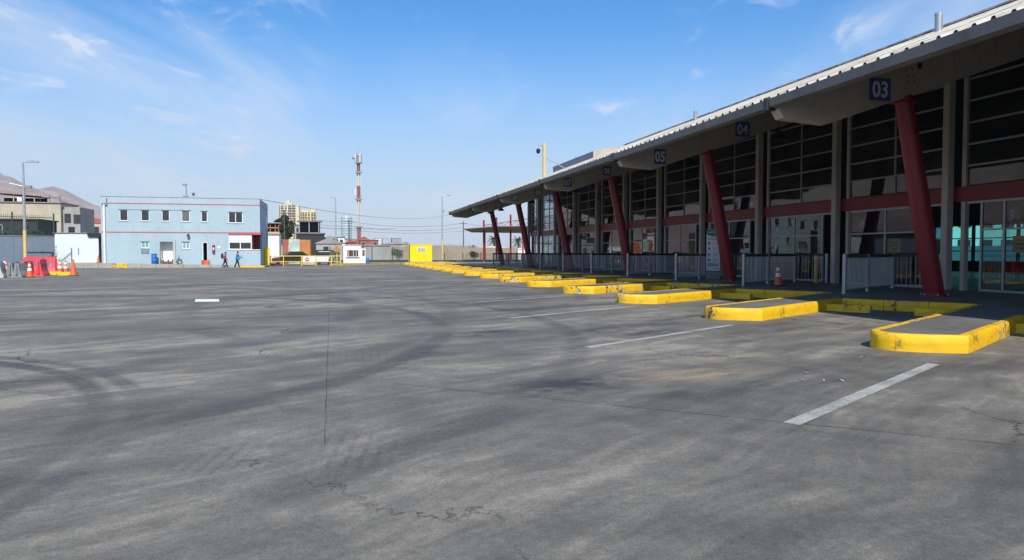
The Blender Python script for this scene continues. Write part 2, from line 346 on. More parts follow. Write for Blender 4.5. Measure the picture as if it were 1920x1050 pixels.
# ------------------------------------------------------------------ mesh helpers
class MB:
    def __init__(s): s.v = []; s.f = []
    def quad(s, a, b, c, d): i = len(s.v); s.v += [tuple(a), tuple(b), tuple(c), tuple(d)]; s.f.append((i, i + 1, i + 2, i + 3)); return s
    def poly(s, pts): i = len(s.v); s.v += [tuple(p) for p in pts]; s.f.append(tuple(range(i, i + len(pts)))); return s
    def box(s, x0, x1, y0, y1, z0, z1):
        i = len(s.v)
        s.v += [(x0, y0, z0), (x1, y0, z0), (x1, y1, z0), (x0, y1, z0), (x0, y0, z1), (x1, y0, z1), (x1, y1, z1), (x0, y1, z1)]
        s.f += [tuple(i + k for k in q) for q in ((0, 3, 2, 1), (4, 5, 6, 7), (0, 1, 5, 4), (1, 2, 6, 5), (2, 3, 7, 6), (3, 0, 4, 7))]; return s
    def cbox(s, x0, x1, y0, y1, z0, z1, c=.01):                       # box with chamfered vertical and top edges
        def ring(z, e): return [(x0 + c + e, y0 + e, z), (x1 - c - e, y0 + e, z), (x1 - e, y0 + c + e, z), (x1 - e, y1 - c - e, z), (x1 - c - e, y1 - e, z), (x0 + c + e, y1 - e, z), (x0 + e, y1 - c - e, z), (x0 + e, y0 + c + e, z)]
        return s.loft([ring(z0, 0), ring(z1 - c, 0), ring(z1, c)])
    def loft(s, rings, cap=True, close=True):
        n = len(rings[0]); b = len(s.v)
        for r in rings: s.v += [tuple(p) for p in r]
        for k in range(len(rings) - 1):
            for j in range(n if close else n - 1):
                a = b + k * n + j; c = b + k * n + (j + 1) % n
                s.f.append((a, c, c + n, a + n))
        if cap:
            s.f.append(tuple(b + j for j in reversed(range(n)))); s.f.append(tuple(b + (len(rings) - 1) * n + j for j in range(n)))
        return s
    def prism(s, poly, z0, z1): return s.loft([[(x, y, z0) for x, y in poly], [(x, y, z1) for x, y in poly]])
    def extr(s, poly, axis, a0, a1):                                  # 2D outline extruded along axis 'x' or 'y'
        f = (lambda p, a: (p[0], a, p[1])) if axis == 'y' else (lambda p, a: (a, p[0], p[1]))
        return s.loft([[f(p, a0) for p in poly], [f(p, a1) for p in poly]])
    def tube(s, pts, r, n=8, cap=True):
        pts = [Vector(p) for p in pts]; rings = []
        rr = r if isinstance(r, (list, tuple)) else [r] * len(pts)
        for i, p in enumerate(pts):
            t = (pts[min(i + 1, len(pts) - 1)] - pts[max(i - 1, 0)]).normalized()
            u = t.cross(Vector((0, 0, 1)) if abs(t.z) < .95 else Vector((1, 0, 0))).normalized(); w = t.cross(u)
            rings.append([p + (u * math.cos(2 * math.pi * k / n) + w * math.sin(2 * math.pi * k / n)) * rr[i] for k in range(n)])
        return s.loft(rings, cap)
    def bar(s, a, b, w, h=None):                                       # rectangular bar between two points
        a, b = Vector(a), Vector(b); h = h or w; t = (b - a).normalized()
        u = t.cross(Vector((0, 0, 1)) if abs(t.z) < .95 else Vector((0, 1, 0))).normalized(); v = u.cross(t)
        off = [(-w / 2, -h / 2), (w / 2, -h / 2), (w / 2, h / 2), (-w / 2, h / 2)]
        return s.loft([[p + u * x + v * y for x, y in off] for p in (a, b)])
    def lathe(s, c, prof, n=16):
        return s.loft([[(c[0] + r * math.cos(2 * math.pi * k / n), c[1] + r * math.sin(2 * math.pi * k / n), c[2] + z) for k in range(n)] for r, z in prof])
    def mesh(s, name, m, org=(0, 0, 0), smooth=False):
        me = bpy.data.meshes.new(name); ox, oy, oz = org
        me.from_pydata([(x - ox, y - oy, z - oz) for x, y, z in s.v], [], s.f); me.materials.append(m if not isinstance(m, str) else M[m])
        bm = bmesh.new(); bm.from_mesh(me); bmesh.ops.recalc_face_normals(bm, faces=bm.faces); bm.to_mesh(me); bm.free()
        if smooth:
            for p in me.polygons: p.use_smooth = True
            try: me.set_sharp_from_angle(angle=R(38))
            except Exception: pass
        return me
    def build(s, name, m, parent=None, org=None, smooth=False):
        if parent is not None: org = wloc(parent)
        org = org or (0, 0, 0)
        o = bpy.data.objects.new(name, s.mesh(name, m, org, smooth)); COL.objects.link(o)
        if parent is not None: o.parent = parent
        else: o.location = org
        return o
def wloc(o):
    p = Vector(o.location)
    while o.parent: o = o.parent; p = p + Vector(o.location)
    return p
def tag(o, label=None, cat=None, group=None, kind=None):
    if label: o['label'] = label
    if cat: o['category'] = cat
    if group: o['group'] = group
    if kind: o['kind'] = kind
    return o
def thing(name, label, cat, loc=(0, 0, 0), group=None):
    o = bpy.data.objects.new(name, None); o.empty_display_size = .3; COL.objects.link(o); o.location = loc
    return tag(o, label, cat, group)
def children(o): return [c for c in bpy.data.objects if c.parent is o]
def inst(src_mesh, name, parent, loc, rz=0):
    o = bpy.data.objects.new(name, src_mesh); COL.objects.link(o); o.parent = parent; o.location = Vector(loc) - wloc(parent); o.rotation_euler = (0, 0, rz); return o
def copy_tree(o, parent=None):
    c = o.copy(); COL.objects.link(c); c.parent = parent
    for ch in children(o): copy_tree(ch, c)
    return c
def text_obj(txt, name, m, parent, center, height, facing=(0, -1, 0), bold=.0, extrude=.004, squeeze=1.0):
    cu = bpy.data.curves.new(name, 'FONT'); cu.body = txt; cu.align_x = 'CENTER'; cu.align_y = 'CENTER'; cu.size = 1; cu.extrude = .0; cu.offset = bold; cu.resolution_u = 3
    tmp = bpy.data.objects.new('tmp', cu); COL.objects.link(tmp); bpy.context.view_layer.update()
    me = bpy.data.meshes.new_from_object(tmp.evaluated_get(bpy.context.evaluated_depsgraph_get())); bpy.data.objects.remove(tmp)
    zs = [v.co.y for v in me.vertices]; h = max(zs) - min(zs); cx = (max(v.co.x for v in me.vertices) + min(v.co.x for v in me.vertices)) / 2; cy = (max(zs) + min(zs)) / 2
    F = Vector(facing).normalized(); U = Vector((0, 0, 1)).cross(F).normalized(); k = height / h
    org = wloc(parent); c = Vector(center) - org
    for v in me.vertices: v.co = c + U * ((v.co.x - cx) * k * squeeze) + Vector((0, 0, 1)) * ((v.co.y - cy) * k)
    me.materials.clear(); me.materials.append(M[m]); me.name = name
    o = bpy.data.objects.new(name, me); COL.objects.link(o); o.parent = parent; return o

# ------------------------------------------------------------------ ground
tag(MB().quad((-2700, -2700, -.05), (2700, -2700, -.05), (2700, 2700, -.05), (-2700, 2700, -.05)).build('terrain', 'terrain'), kind='structure')
tag(MB().quad((-75, -60, 0), (60, -60, 0), (60, 99, 0), (-75, 99, 0)).build('asphalt_yard', 'asphalt'), kind='structure')
# long joint in the asphalt
def strip(pts, w, z):
    b = MB(); vs_ = []
    for i, p in enumerate(pts):
        p = Vector((*p, z)); a = Vector((*pts[max(i - 1, 0)], z)); c = Vector((*pts[min(i + 1, len(pts) - 1)], z))
        t = (c - a).normalized(); s_ = Vector((-t.y, t.x, 0)); ww = w * random.uniform(.55, 1.25)
        vs_.append((p + s_ * ww / 2, p - s_ * ww / 2))
    for (a, c), (e, f) in zip(vs_, vs_[1:]): b.quad(a, c, f, e)
    return b
jp = [(-.08 - .0055 * (y - 5) + random.uniform(-.006, .006), y) for y in [5.25 + .45 * k for k in range(150)]]
tag(strip(jp, .006, .003).build('asphalt_joint', 'joint'), kind='structure')
jd = [(3.6 - .2 * k + random.uniform(-.01, .01), 4.95 + .17 * k) for k in range(-11, 16)]
tag(strip(jd, .008, .003).build('asphalt_joint', 'joint'), kind='structure')
# worn bay lines and the patch of paint
KS = 4.82
Dv, Nv = Vector((.842, .540, 0)).normalized(), Vector((-.540, .842, 0)).normalized()
for i in range(12):
    a = Vector((3.5, 4.98 + KS * i * .985, .004)); b_ = a + Dv * (4.45 + .2 * (i % 3 - 1)); w_ = Nv * .068
    k = 10; b = MB()
    for q in range(k):
        p0, p1 = a.lerp(b_, q / k), a.lerp(b_, (q + 1) / k); b.quad(p0 - w_, p1 - w_, p1 + w_, p0 + w_)
    tag(b.build('bay_line', 'line'), kind='structure')
tag(MB().quad((-3.95, 22.55, .004), (-3.3, 22.42, .004), (-3.12, 21.25, .004), (-3.78, 21.38, .004)).build('paint_patch', 'sign_white'), kind='structure')

# ------------------------------------------------------------------ boarding platform with kerbs
PZ = .232
I0, I1 = -2, 15
def isl(i):
    A = Vector((8.27, 7.93 + KS * i, 0)); loc = lambda a, n: A + Dv * a + Nv * n
    nose = [loc(*q) for q in ((0, 0), (-.15, .20), (-.29, .44), (-.37, .68), (-.38, .88), (-.30, 1.07), (-.14, 1.19), (.05, 1.24))]
    return A, loc, nose
outl = []; isl_data = []
for i in range(I0, I1 + 1):
    A, loc, nose = isl(i); A2, loc2, n2 = isl(i + 1); A0, loc0, n0 = isl(i - 1)
    LI = loc(7.05, 1.24); RI0 = loc0(7.05, 1.24)
    RI = A + Dv * ((RI0 - A).dot(Dv))                                # where this island's right edge meets the saw end of the bay before
    RI2 = A2 + Dv * ((LI - A2).dot(Dv))
    isl_data.append((i, RI, nose, LI, RI2)); outl += [RI] + nose + [LI]
outl.append(isl_data[-1][4])
XB = 40.0
def inset(pts, d_):
    r = []
    for k, p in enumerate(pts):
        a, c = pts[max(k - 1, 0)], pts[min(k + 1, len(pts) - 1)]; n0 = (p - a).normalized() if k else (c - p).normalized(); n1 = (c - p).normalized() if k < len(pts) - 1 else n0
        q0, q1 = Vector((n0.y, -n0.x, 0)), Vector((n1.y, -n1.x, 0)); m_ = (q0 + q1).normalized(); r.append(p + m_ * (d_ / max(.4, m_.dot(q0))))
    return r
poly = [(p.x, p.y) for p in inset(outl, .06)] + [(XB, outl[-1].y), (XB, outl[0].y)]
plat = MB().prism(poly, -.02, PZ).build('boarding_platform', 'platform'); tag(plat, kind='structure')
def kerb_piece(pts, parent, name='kerb_stone', m='kerb', width=.12, h=.240, outw=.004, jit=.007):
    # pts run with the platform on the right hand side of travel -> outer side on the left
    n = len(pts); offs = []
    for k in range(n):
        if k == 0: t = (pts[1] - pts[0])
        elif k == n - 1: t = pts[-1] - pts[-2]
        else: t = (pts[k + 1] - pts[k]).normalized() + (pts[k] - pts[k - 1]).normalized()
        t.normalize(); offs.append(Vector((-t.y, t.x, 0)))
    rings = []
    for p, o in zip(pts, offs):
        j = lambda: random.uniform(-jit, jit)
        rings.append([p + o * outw + Vector((0, 0, -.02)), p + o * (outw + j()) + Vector((0, 0, h * .5)), p + o * (outw - .004 + j()) + Vector((0, 0, h - .035)), p + o * (outw - .028 + j()) + Vector((0, 0, h + j() * .6)), p - o * width + Vector((0, 0, h)), p - o * width + Vector((0, 0, -.02))])
    return MB().loft(rings).build(name, m, parent, smooth=True)
def subdiv(a, b, step):
    n = max(1, round((b - a).length / step)); return [a.lerp(b, k / n) for k in range(n + 1)]
def pieces(a, b, plen, parent, gap=.008):
    n = max(1, round((b - a).length / plen)); t = (b - a).normalized()
    for k in range(n):
        p, q = a.lerp(b, k / n) + t * gap, a.lerp(b, (k + 1) / n) - t * gap; kerb_piece(subdiv(p, q, .25), parent)
def crom(pts, per=3):
    r = []
    for k in range(len(pts) - 1):
        p0, p1, p2, p3 = pts[max(k - 1, 0)], pts[k], pts[k + 1], pts[min(k + 2, len(pts) - 1)]
        for q in range(per):
            u = q / per; r.append(.5 * ((2 * p1) + (p2 - p0) * u + (2 * p0 - 5 * p1 + 4 * p2 - p3) * u * u + (3 * p1 - p0 - 3 * p2 + p3) * u ** 3))
    r.append(pts[-1]); return r
ords = ['nearest', 'second', 'third', 'fourth', 'fifth', 'sixth', 'seventh', 'eighth', 'ninth', 'tenth', 'eleventh', 'twelfth', 'thirteenth', 'fourteenth', 'fifteenth', 'sixteenth', 'seventeenth', 'eighteenth']
def rev(l): return list(reversed(l))
for i, RI, nose, LI, RI2 in isl_data:
    near = -1 <= i <= 9
    for (p, q, l) in ((RI, nose[0], 2.2), (nose[-1], LI, 2.4), (LI, RI2, 1.0 if near else 3)):
        n = max(1, round((q - p).length / l)); t = (q - p).normalized()
        for k in range(n):
            s0, s1 = p.lerp(q, k / n) + t * .006, p.lerp(q, (k + 1) / n) - t * .006
            kerb_piece(subdiv(s0, s1, .2 if i < 4 else .6), plat)
    nz = crom(nose, 4 if i < 4 else 2); h_ = len(nz) // 2
    kerb_piece(nz[:h_ + 1], plat); kerb_piece(nz[h_:], plat)
    # wheel stops of the bay between this island and the next
    if -1 <= i <= 11:
        sw = (RI2 - LI); n_ = sw.normalized(); o_ = -Dv * .95
        for nm, base, tt in (('inner', LI + o_ + n_ * .01, n_), ('outer', RI2 + o_ - n_ * .01, -n_)):
            e = base + tt * .95
            prof = [(-.09, 0), (-.075, .13), (-.05, .165), (.05, .165), (.075, .13), (.09, 0)]
            b = MB(); b.loft([[p + Dv * x + Vector((0, 0, z - .005)) for x, z in prof] for p in subdiv(base, e, .3)])
            w = b.build('wheel_stop', 'kerb', org=tuple(base), smooth=True)
            k = i + 1
            side = 'on the near side of the bay' if nm == 'inner' else 'on the far side of the bay'
            tag(w, f'yellow concrete wheel stop {side}, {ords[k] if k else "nearest"} bay of the row', 'wheel stop', 'wheel stops in the bus bays')

# ------------------------------------------------------------------ bus terminal
T0, T1 = -16.0, 67.0  # unseen near end of the roof lengthened to keep sun from under it
EX, EZ, SL = 10.30, 5.10, .385              # eave line and roof slope
RX = 28.0
roofz = lambda x: EZ + SL * (x - EX) if x <= RX else EZ + SL * (RX - EX) - SL * (x - RX)
term = thing('bus_terminal', 'long bus terminal with corrugated canopy roof on leaning red columns', 'terminal', (18.2, 25, PZ))
# corrugated roof sheet
def corrug(y0, y1, xa, za, xb, zb, pitch=.36, h=.055):
    b = MB(); y = y0; prof = []
    while y < y1:
        j = random.uniform(-.008, .008)
        prof += [(y, 0), (y + .235, 0), (y + .27, h + j), (y + .325, h + j)]; y += pitch
    prof.append((y, 0))
    for (ya, ha), (yb, hb) in zip(prof, prof[1:]): b.quad((xa, ya, za + ha), (xa, yb, za + hb), (xb, yb, zb + hb), (xb, ya, zb + ha))
    return b
rf = corrug(T0, T1, EX - .06, roofz(EX - .06), RX, roofz(RX)).build('roof_sheet', 'roof', term)
corrug(T0, T1, RX, roofz(RX), 45.7, roofz(45.7)).build('roof_sheet', 'roof', term)
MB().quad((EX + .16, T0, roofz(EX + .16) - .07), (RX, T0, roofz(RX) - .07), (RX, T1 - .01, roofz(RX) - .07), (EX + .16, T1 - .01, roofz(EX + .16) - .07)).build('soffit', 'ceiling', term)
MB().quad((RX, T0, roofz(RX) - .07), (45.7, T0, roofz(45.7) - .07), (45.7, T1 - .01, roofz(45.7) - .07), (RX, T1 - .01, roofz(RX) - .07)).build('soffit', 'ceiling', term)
MB().box(RX - .25, RX + .25, T0, T1 + .02, roofz(RX) + .02, roofz(RX) + .10).build('ridge_cap', 'roof', term)
for x in (12.2, 14.4, 16.4):
    z = roofz(x) - .08; MB().box(x - .04, x + .04, T0, T1 - .05, z - .16, z).build('purlin', 'ceiling', term)
g0 = -14.34
for k in range(9):                           # gutter in lengths with a bracket at each joint
    y0 = max(T0, g0 + 10 * (k - 1) + .02) if k else T0; y1 = min(T1, g0 + 10 * k - .02)
    if y1 - y0 < .3: continue
    dz = .012 * (k % 2)
    b = MB(); prof = [(EX - .10, 5.06), (EX - .12, 5.05), (EX - .09, 4.86), (EX + .12, 4.84), (EX + .14, 5.05), (EX + .10, 5.05), (EX + .09, 4.88), (EX - .06, 4.90), (EX - .08, 5.06)]
    b.extr([(x, z + dz) for x, z in prof], 'y', y0, y1).build('gutter', 'gutter', term)
    MB().box(EX - .15, EX + .1, y1 - .05, y1 + .09, 4.80, 5.10).build('gutter_bracket', 'rail', term)
# beams, leaning columns and bay numbers
nums = {0: (('03', 13.27, .62), None), 1: (('05', 12.05, .46), ('04', 15.55, .62)), 2: (('07', 11.65, .40), ('06', 13.8, .42)),
        3: (('09', 11.35, .5), ('08', 12.9, .5)), 4: (('11', 11.25, .5), ('10', 12.5, .5)), 5: (('13', 11.05, .45), ('12', 12.15, .45))}
def beam_bottom(x): return 4.53 + (x - 11.82) * .336
for k in range(-3, 6):
    Y = 15.66 + 10 * k
    pr = [(EX + .12, 4.83), (EX + .26, 4.62), (11.82, 4.53), (18.4, beam_bottom(18.4)), (18.4, roofz(18.4) - .085), (EX + .3, roofz(EX + .3) - .085), (EX + .16, 4.98)]
    bo = MB().extr(pr, 'y', Y - .17, Y + .17).build('beam', 'beam', term)
    MB().quad((EX + .117, Y - .168, 4.84), (EX + .257, Y - .168, 4.63), (EX + .257, Y + .168, 4.63), (EX + .117, Y + .168, 4.84)).build('beam_end', 'beam_end', bo)
    if k >= -1:
        q0, q1 = Vector((15.22, Y, PZ - .01)), Vector((14.13, Y, 5.30)); ax = (q1 - q0).normalized()
        top = q0 + ax * ((beam_bottom(14.13) + .03 - q0.z) / ax.z)
        MB().tube([q0 + ax * 0, q0.lerp(top, .35), q0.lerp(top, .7), top], [.245, .24, .23, .215], 28).build('column', 'red', term, smooth=True)
        bpl = MB().lathe((15.22, Y, PZ), [(.36, 0), (.36, .018), (.27, .02), (.26, .07)], 24).build('base_plate', 'redband', term)
        for q in range(6): MB().lathe((15.22 + .315 * math.cos(1.047 * q), Y + .315 * math.sin(1.047 * q), PZ + .018), [(.022, 0), (.022, .03), (.012, .05)], 6).build('bolt', 'galv', bpl)
        MB().box(13.86, 14.42, Y - .21, Y + .21, beam_bottom(13.86) - .05, beam_bottom(13.86) - .005).build('cap_plate', 'redband', term)
    if k >= 0:
        for s_ in nums[k]:
            if not s_: continue
            txt, x, w = s_; hgt = .56 if k < 2 else .5
            if k >= 2: hgt = .46
            zc_ = beam_bottom(max(x, 11.85)) + .42 if k < 3 else beam_bottom(max(x, 11.85)) + .36
            if k == 1: zc_ -= .02
            pm = 'sign_blue' if k < 3 else 'sign_pale'
            pl = MB().box(x - w / 2, x + w / 2, Y - .182, Y - .172, zc_ - hgt / 2, zc_ + hgt / 2).build('bay_number_sign', pm, term)
            pl['label'] = f'bay number plate reading {txt}'
            text_obj(txt, 'lettering', 'sign_white', pl, (x, Y - .186, zc_), hgt * .74, (0, -1, 0), .028, squeeze=.88 if w > .5 else .76)
for dx, dz in ((0, .13), (.19, .17), (.02, .0), (.22, .03), (.04, -.14), (.25, -.11)):   # bolt holes left by the missing sign
    MB().tube([(14.05 + dx, 15.49 - .004, 5.82 + dz), (14.05 + dx, 15.49 + .01, 5.82 + dz)], .022, 8).build('bolt_hole', 'dark', term)
MB().box(14.38, 14.5, 15.475, 15.492, 6.02, 6.16).build('torn_bracket', 'dark', term)
# front wall: posts, red band, mullions, panes
WX = 18.2
PY = [3.1 + 5 * k for k in range(13)] + [66.55]
zr = [3.33, 3.92, 4.55, 5.18, 5.82, 6.46, 7.10, 7.90]
def shared(name, m, *box): return MB().box(*box).mesh(name, M[m])
for y in PY:
    MB().cbox(WX - .34, WX - .10, y - .12, y + .12, PZ - .01, 7.55, .02).build('wall_post', 'post', term)
    MB().box(WX - .075, WX + .075, y - .50, y - .36, PZ - .01, 7.85).build('mullion', 'post', term)
    MB().box(WX - .06, WX + .06, y + .12, y + .18, 3.3, 7.85).build('mullion', 'mull', term)
for y0, y1 in zip(PY, PY[1:]):
    a, b_ = y0 + .18, y1 - .50; mid = (a + b_) / 2
    MB().box(WX - .09, WX + .05, y0 + .121, y1 - .121, 2.87, 3.32).build('band_panel', 'redband', term)
    MB().box(WX - .04, WX + .04, mid - .03, mid + .03, 3.322, 7.85).build('mullion', 'mull', term)
    for z in zr[1:-1]:
        MB().box(WX - .035, WX + .035, a, mid - .03, z - .028, z + .028).build('transom', 'mull', term); MB().box(WX - .035, WX + .035, mid + .03, b_, z - .028, z + .028).build('transom', 'mull', term)
    for (p, q) in ((a, mid - .03), (mid + .03, b_)):
        for z0, z1 in zip(zr, zr[1:]):
            tilt = random.uniform(-.006, .006)
            MB().loft([[(WX - .006 - tilt, p, z0 + .028), (WX + .006 - tilt, p, z0 + .028), (WX + .006 - tilt, q, z0 + .028), (WX - .006 - tilt, q, z0 + .028)],
                       [(WX - .006 + tilt, p, z1 - .028), (WX + .006 + tilt, p, z1 - .028), (WX + .006 + tilt, q, z1 - .028), (WX - .006 + tilt, q, z1 - .028)]]).build('pane', 'glass_up', term)
    # shopfront below the band: doorway, then a framed pair of panes
    f0, f1 = (y0 + .2, y1 - 1.0) if abs(y0 - 13.1) < .1 else (y0 + 1.0, y1 - .50)
    fm = f1 - .75 if abs(y0 - 13.1) < .1 else f0 + (f1 - f0) * .5
    fr = MB()
    for yy in (f0, fm, f1 - .02): fr.box(WX - .03, WX + .03, yy - .035, yy + .035, PZ, 2.80)
    fr.box(WX - .032, WX + .032, y0 + .12, y1 - .36, 2.80, 2.868)
    fo = fr.build('shopfront_frame', 'alu', term)
    MB().box(WX - .025, WX + .025, f0 + .036, fm - .036, 2.0, 2.05).build('transom', 'alu', fo); MB().box(WX - .025, WX + .025, fm + .036, f1 - .056, 2.0, 2.05).build('transom', 'alu', fo)
    MB().box(WX - .028, WX + .028, f0 + .036, f1 - .056, PZ, PZ + .07).build('sill', 'alu', fo)
    for p, q in ((f0 + .036, fm - .036), (fm + .036, f1 - .056)):
        for z0, z1 in ((PZ + .07, 2.0), (2.05, 2.80)):
            tl = random.uniform(-.004, .004)
            MB().loft([[(WX - .005 - tl, p, z0), (WX + .005 - tl, p, z0), (WX + .005 - tl, q, z0), (WX - .005 - tl, q, z0)], [(WX - .005 + tl, p, z1), (WX + .005 + tl, p, z1), (WX + .005 + tl, q, z1), (WX - .005 + tl, q, z1)]]).build('pane', 'glass', term)
MB().box(WX - .05, WX + .05, T0, 2.55, PZ - .01, 7.85).build('side_wall', 'interior', term)
# stickers on the doors
for txt, y in (('3', 16.15), ('4', 22.0), ('5', 27.05), ('6', 32.0)):
    st = MB().tube([(WX + .012, y, 2.40), (WX + .020, y, 2.40)], .24, 24).build('door_sticker', 'sign_blue', term); st['label'] = f'round blue door sticker with number {txt}'
    text_obj(txt, 'lettering', 'sign_white', st, (WX + .010, y, 2.40), .28, (-1, 0, 0), .02)
for y in (20.45, 15.85):
    nb = MB().box(WX + .014, WX + .022, y - .26, y + .26, 1.36, 1.82).build('yellow_notice', 'yellow', term)
    for k in range(3): MB().box(WX + .010, WX + .012, y - .19 + .03 * k, y + .2 - .04 * k, 1.68 - .11 * k, 1.72 - .11 * k).build('lettering', 'dark', nb)
# hall behind the glass: floor, far wall with teal windows, end walls
MB().quad((WX + .1, T0, PZ + .004), (XB - .1, T0, PZ + .004), (XB - .1, 66.4, PZ + .004), (WX + .1, 66.4, PZ + .004)).build('hall_floor', 'tile', term)
BX = 38.0
MB().box(BX + .01, BX + .19, 40.6, 66.6, .85, 3.0).build('back_wall', 'interior', term)
MB().box(BX, BX + .2, T0, 66.6, 3.0, roofz(BX) - .1).build('back_wall', 'interior', term); MB().box(BX, BX + .2, T0, 66.6, PZ, .85).build('back_wall', 'interior', term)
for k in range(28):
    y = 66.4 - 3 * k
    if y > 41: continue
    MB().box(BX + .02, BX + .16, y - .15, y, .85, 3.0).build('back_mullion', 'rail', term)
    if True: 
        MB().box(BX + .05, BX + .11, y, y + 2.85, 2.2, 2.26).build('back_transom', 'rail', term); MB().box(BX + .05, BX + .11, y, y + 2.85, 1.42, 1.48).build('back_transom', 'rail', term)
        MB().box(BX + .07, BX + .08, y, y + 2.85, .85, 3.0).build('back_pane', 'glass_teal', term)
MB().poly([(WX + .1, T0 + .2, PZ), (BX, T0 + .2, PZ), (BX, T0 + .2, roofz(BX) - .1), (RX, T0 + .2, roofz(RX) - .1), (WX + .1, T0 + .2, roofz(WX) - .1)]).build('side_wall', 'interior', term)
for k in range(9):                             # glazed far end
    x = WX + .12 + 2.45 * k; zt = roofz(x + .1) - .1
    MB().box(x, x + .12, 66.3, 66.42, PZ, zt).build('end_mullion', 'rail', term)
    if k < 8:
        if k:
            MB().poly([(x + .12, 66.36, PZ), (x + 2.45, 66.36, PZ), (x + 2.45, 66.36, roofz(x + 2.45) - .1), (x + .12, 66.36, roofz(x + .12) - .1)]).build('end_panel', 'interior', term); continue
        for z in (2.2, 3.0, 3.9, 4.7, 5.5, 6.3, 7.1):
            if z < zt: MB().box(x + .12, x + 2.45, 66.33, 66.39, z, z + .07).build('end_transom', 'rail', term)
        MB().poly([(x + .12, 66.36, PZ), (x + 2.45, 66.36, PZ), (x + 2.45, 66.36, roofz(x + 2.45) - .1), (x + .12, 66.36, roofz(x + .12) - .1)]).build('end_pane', 'glass', term)
for y in (8, 47, 59):                           # ticket offices inside break up the view
    MB().box(27, 30.5, y - 3.2, y + 2.0, PZ, 3.1).build('ticket_office', 'interior', term)
# roof vents
for x, y, h, r in ((20.0, 20.66, .70, .12), (20.0, 37.7, .62, .11), (20.5, 60.0, .7, .12)):
    z = roofz(x); MB().lathe((x, y, z - .1), [(r, 0), (r, h - .05), (r * 1.06, h - .05), (r * 1.06, h + .05), (r * .8, h + .05)], 16).build('vent_pipe', 'galv', term, smooth=True)
bx = MB().extr([(20.2, 8.6), (22.5, 8.6), (22.5, 9.95), (20.2, 9.5)], 'y', 55.0, 66.0).build('plant_box', 'wall_grey', term)
MB().quad((20.2, 54.985, 8.7), (22.5, 54.985, 8.7), (22.5, 54.985, 9.95), (20.2, 54.985, 9.5)).build('sunlit_front', 'tan', bx)  # tan sheet paints in the sunlit front of the grey box

# high-bay lamps hanging under the canopy
for k in range(6):
    Y = 20.66 + 10 * k
    if Y > 66: Y = 65.0
    x, z = 13.9, 4.95
    zr_ = roofz(x) - .07
    lp = thing('hanging_lamp', f'dark bell-shaped lamp hanging under the canopy, {ords[k]} along from the camera end', 'lamp', (x, Y, zr_), 'bell lamps under the canopy')
    MB().tube([(x, Y, zr_), (x, Y, z + .30)], .012, 6).build('cord', 'black', lp)
    MB().lathe((x, Y, z), [(.03, .34), (.09, .30), (.13, .22), (.24, .08), (.27, .0), (.25, .0), (.10, .18)], 20).build('shade', 'dark', lp, smooth=True)

# ------------------------------------------------------------------ railings on the platform
post_m = MB().cbox(-.045, .045, -.045, .045, 0, 1.09, .008).mesh('post', M['galv'])
bar_m = MB().box(-.010, .010, -.010, .010, .12, .99).mesh('bar', M['bars'])
bar_thin = bar_m
def railing(k):
    Y = 16.95 + 5.0 * k; a = Vector((13.5, Y, PZ)); e = a + Dv * 4.3; t2 = Vector((.62, -.78, 0)).normalized(); e2 = e + t2 * 1.15
    nm = f'grey barred platform railing with dark handrail, {ords[k]} along the platform'
    r = thing('platform_railing', nm, 'railing', tuple(a), 'railings between the boarding bays')
    ang = math.atan2(Dv.y, Dv.x)
    for q in (0, 1.9, 4.3): inst(post_m, 'post', r, a + Dv * q, ang)
    inst(post_m, 'post', r, e2, ang)
    MB().bar(a + Dv * .045 + Vector((0, 0, 1.035)), e - Dv * .045 + Vector((0, 0, 1.035)), .06, .09).build('handrail', 'rail', r)
    MB().bar(e + t2 * .05 + Vector((0, 0, 1.035)), e2 - t2 * .045 + Vector((0, 0, 1.035)), .06, .09).build('handrail', 'rail', r)
    MB().bar(a + Dv * .045 + Vector((0, 0, .11)), e - Dv * .045 + Vector((0, 0, .11)), .03, .03).build('bottom_rail', 'galv', r)
    MB().bar(e + t2 * .05 + Vector((0, 0, .11)), e2 - t2 * .045 + Vector((0, 0, .11)), .03, .03).build('bottom_rail', 'galv', r)
    n = 42
    for j in range(1, n):
        q = 4.3 * j / n
        if abs(q - 1.9) < .05: continue
        inst(bar_m, 'bar', r, a + Dv * q, ang)
    for j in range(1, 9): inst(bar_m, 'bar', r, e + t2 * (1.15 * j / 9), ang)
for k in range(10): railing(k)

# yellow bollard by the wall posts, sign totem, cone on the platform
def bollard(loc, label, h=1.0, r=.075):
    t = thing('bollard', label, 'bollard', loc)
    MB().lathe(loc, [(r, 0), (r, h - .04), (r * .7, h)], 16).build('tube', 'ochre', t, smooth=True); MB().lathe((loc[0], loc[1], loc[2] + h - .12), [(r + .003, 0), (r + .003, .05)], 16).build('band', 'white', t)
bollard((17.55, 23.6, PZ), 'yellow bollard beside a beige wall post behind the second railing', 1.02)
tt = thing('sign_totem', 'tall white information totem with green header in front of second red column', 'sign', (15.72, 27.95, PZ))
fx = Vector((.85, -.527, 0)); c0 = Vector((15.72, 27.95, 0)); nf = Vector((-.527, -.85, 0))
def tbox(u0, u1, z0, z1, d0, d1):
    b = MB(); c = [c0 + fx * u0 + nf * d0, c0 + fx * u1 + nf * d0, c0 + fx * u1 + nf * d1, c0 + fx * u0 + nf * d1]
    return b.prism([(p.x, p.y) for p in c], z0, z1)
tbox(-.29, .29, PZ, PZ + .36, -.12, .12).build('base', 'housegrey', tt)
M['panel_white'] = mat('white_panel', (.88, .88, .88), .5, .03)
bd = tbox(-.28, .28, PZ + .36, 2.36, -.05, .05).build('panel', 'panel_white', tt)
tp = lambda u, z, dd=.054: c0 + fx * u + nf * dd + Vector((0, 0, z))
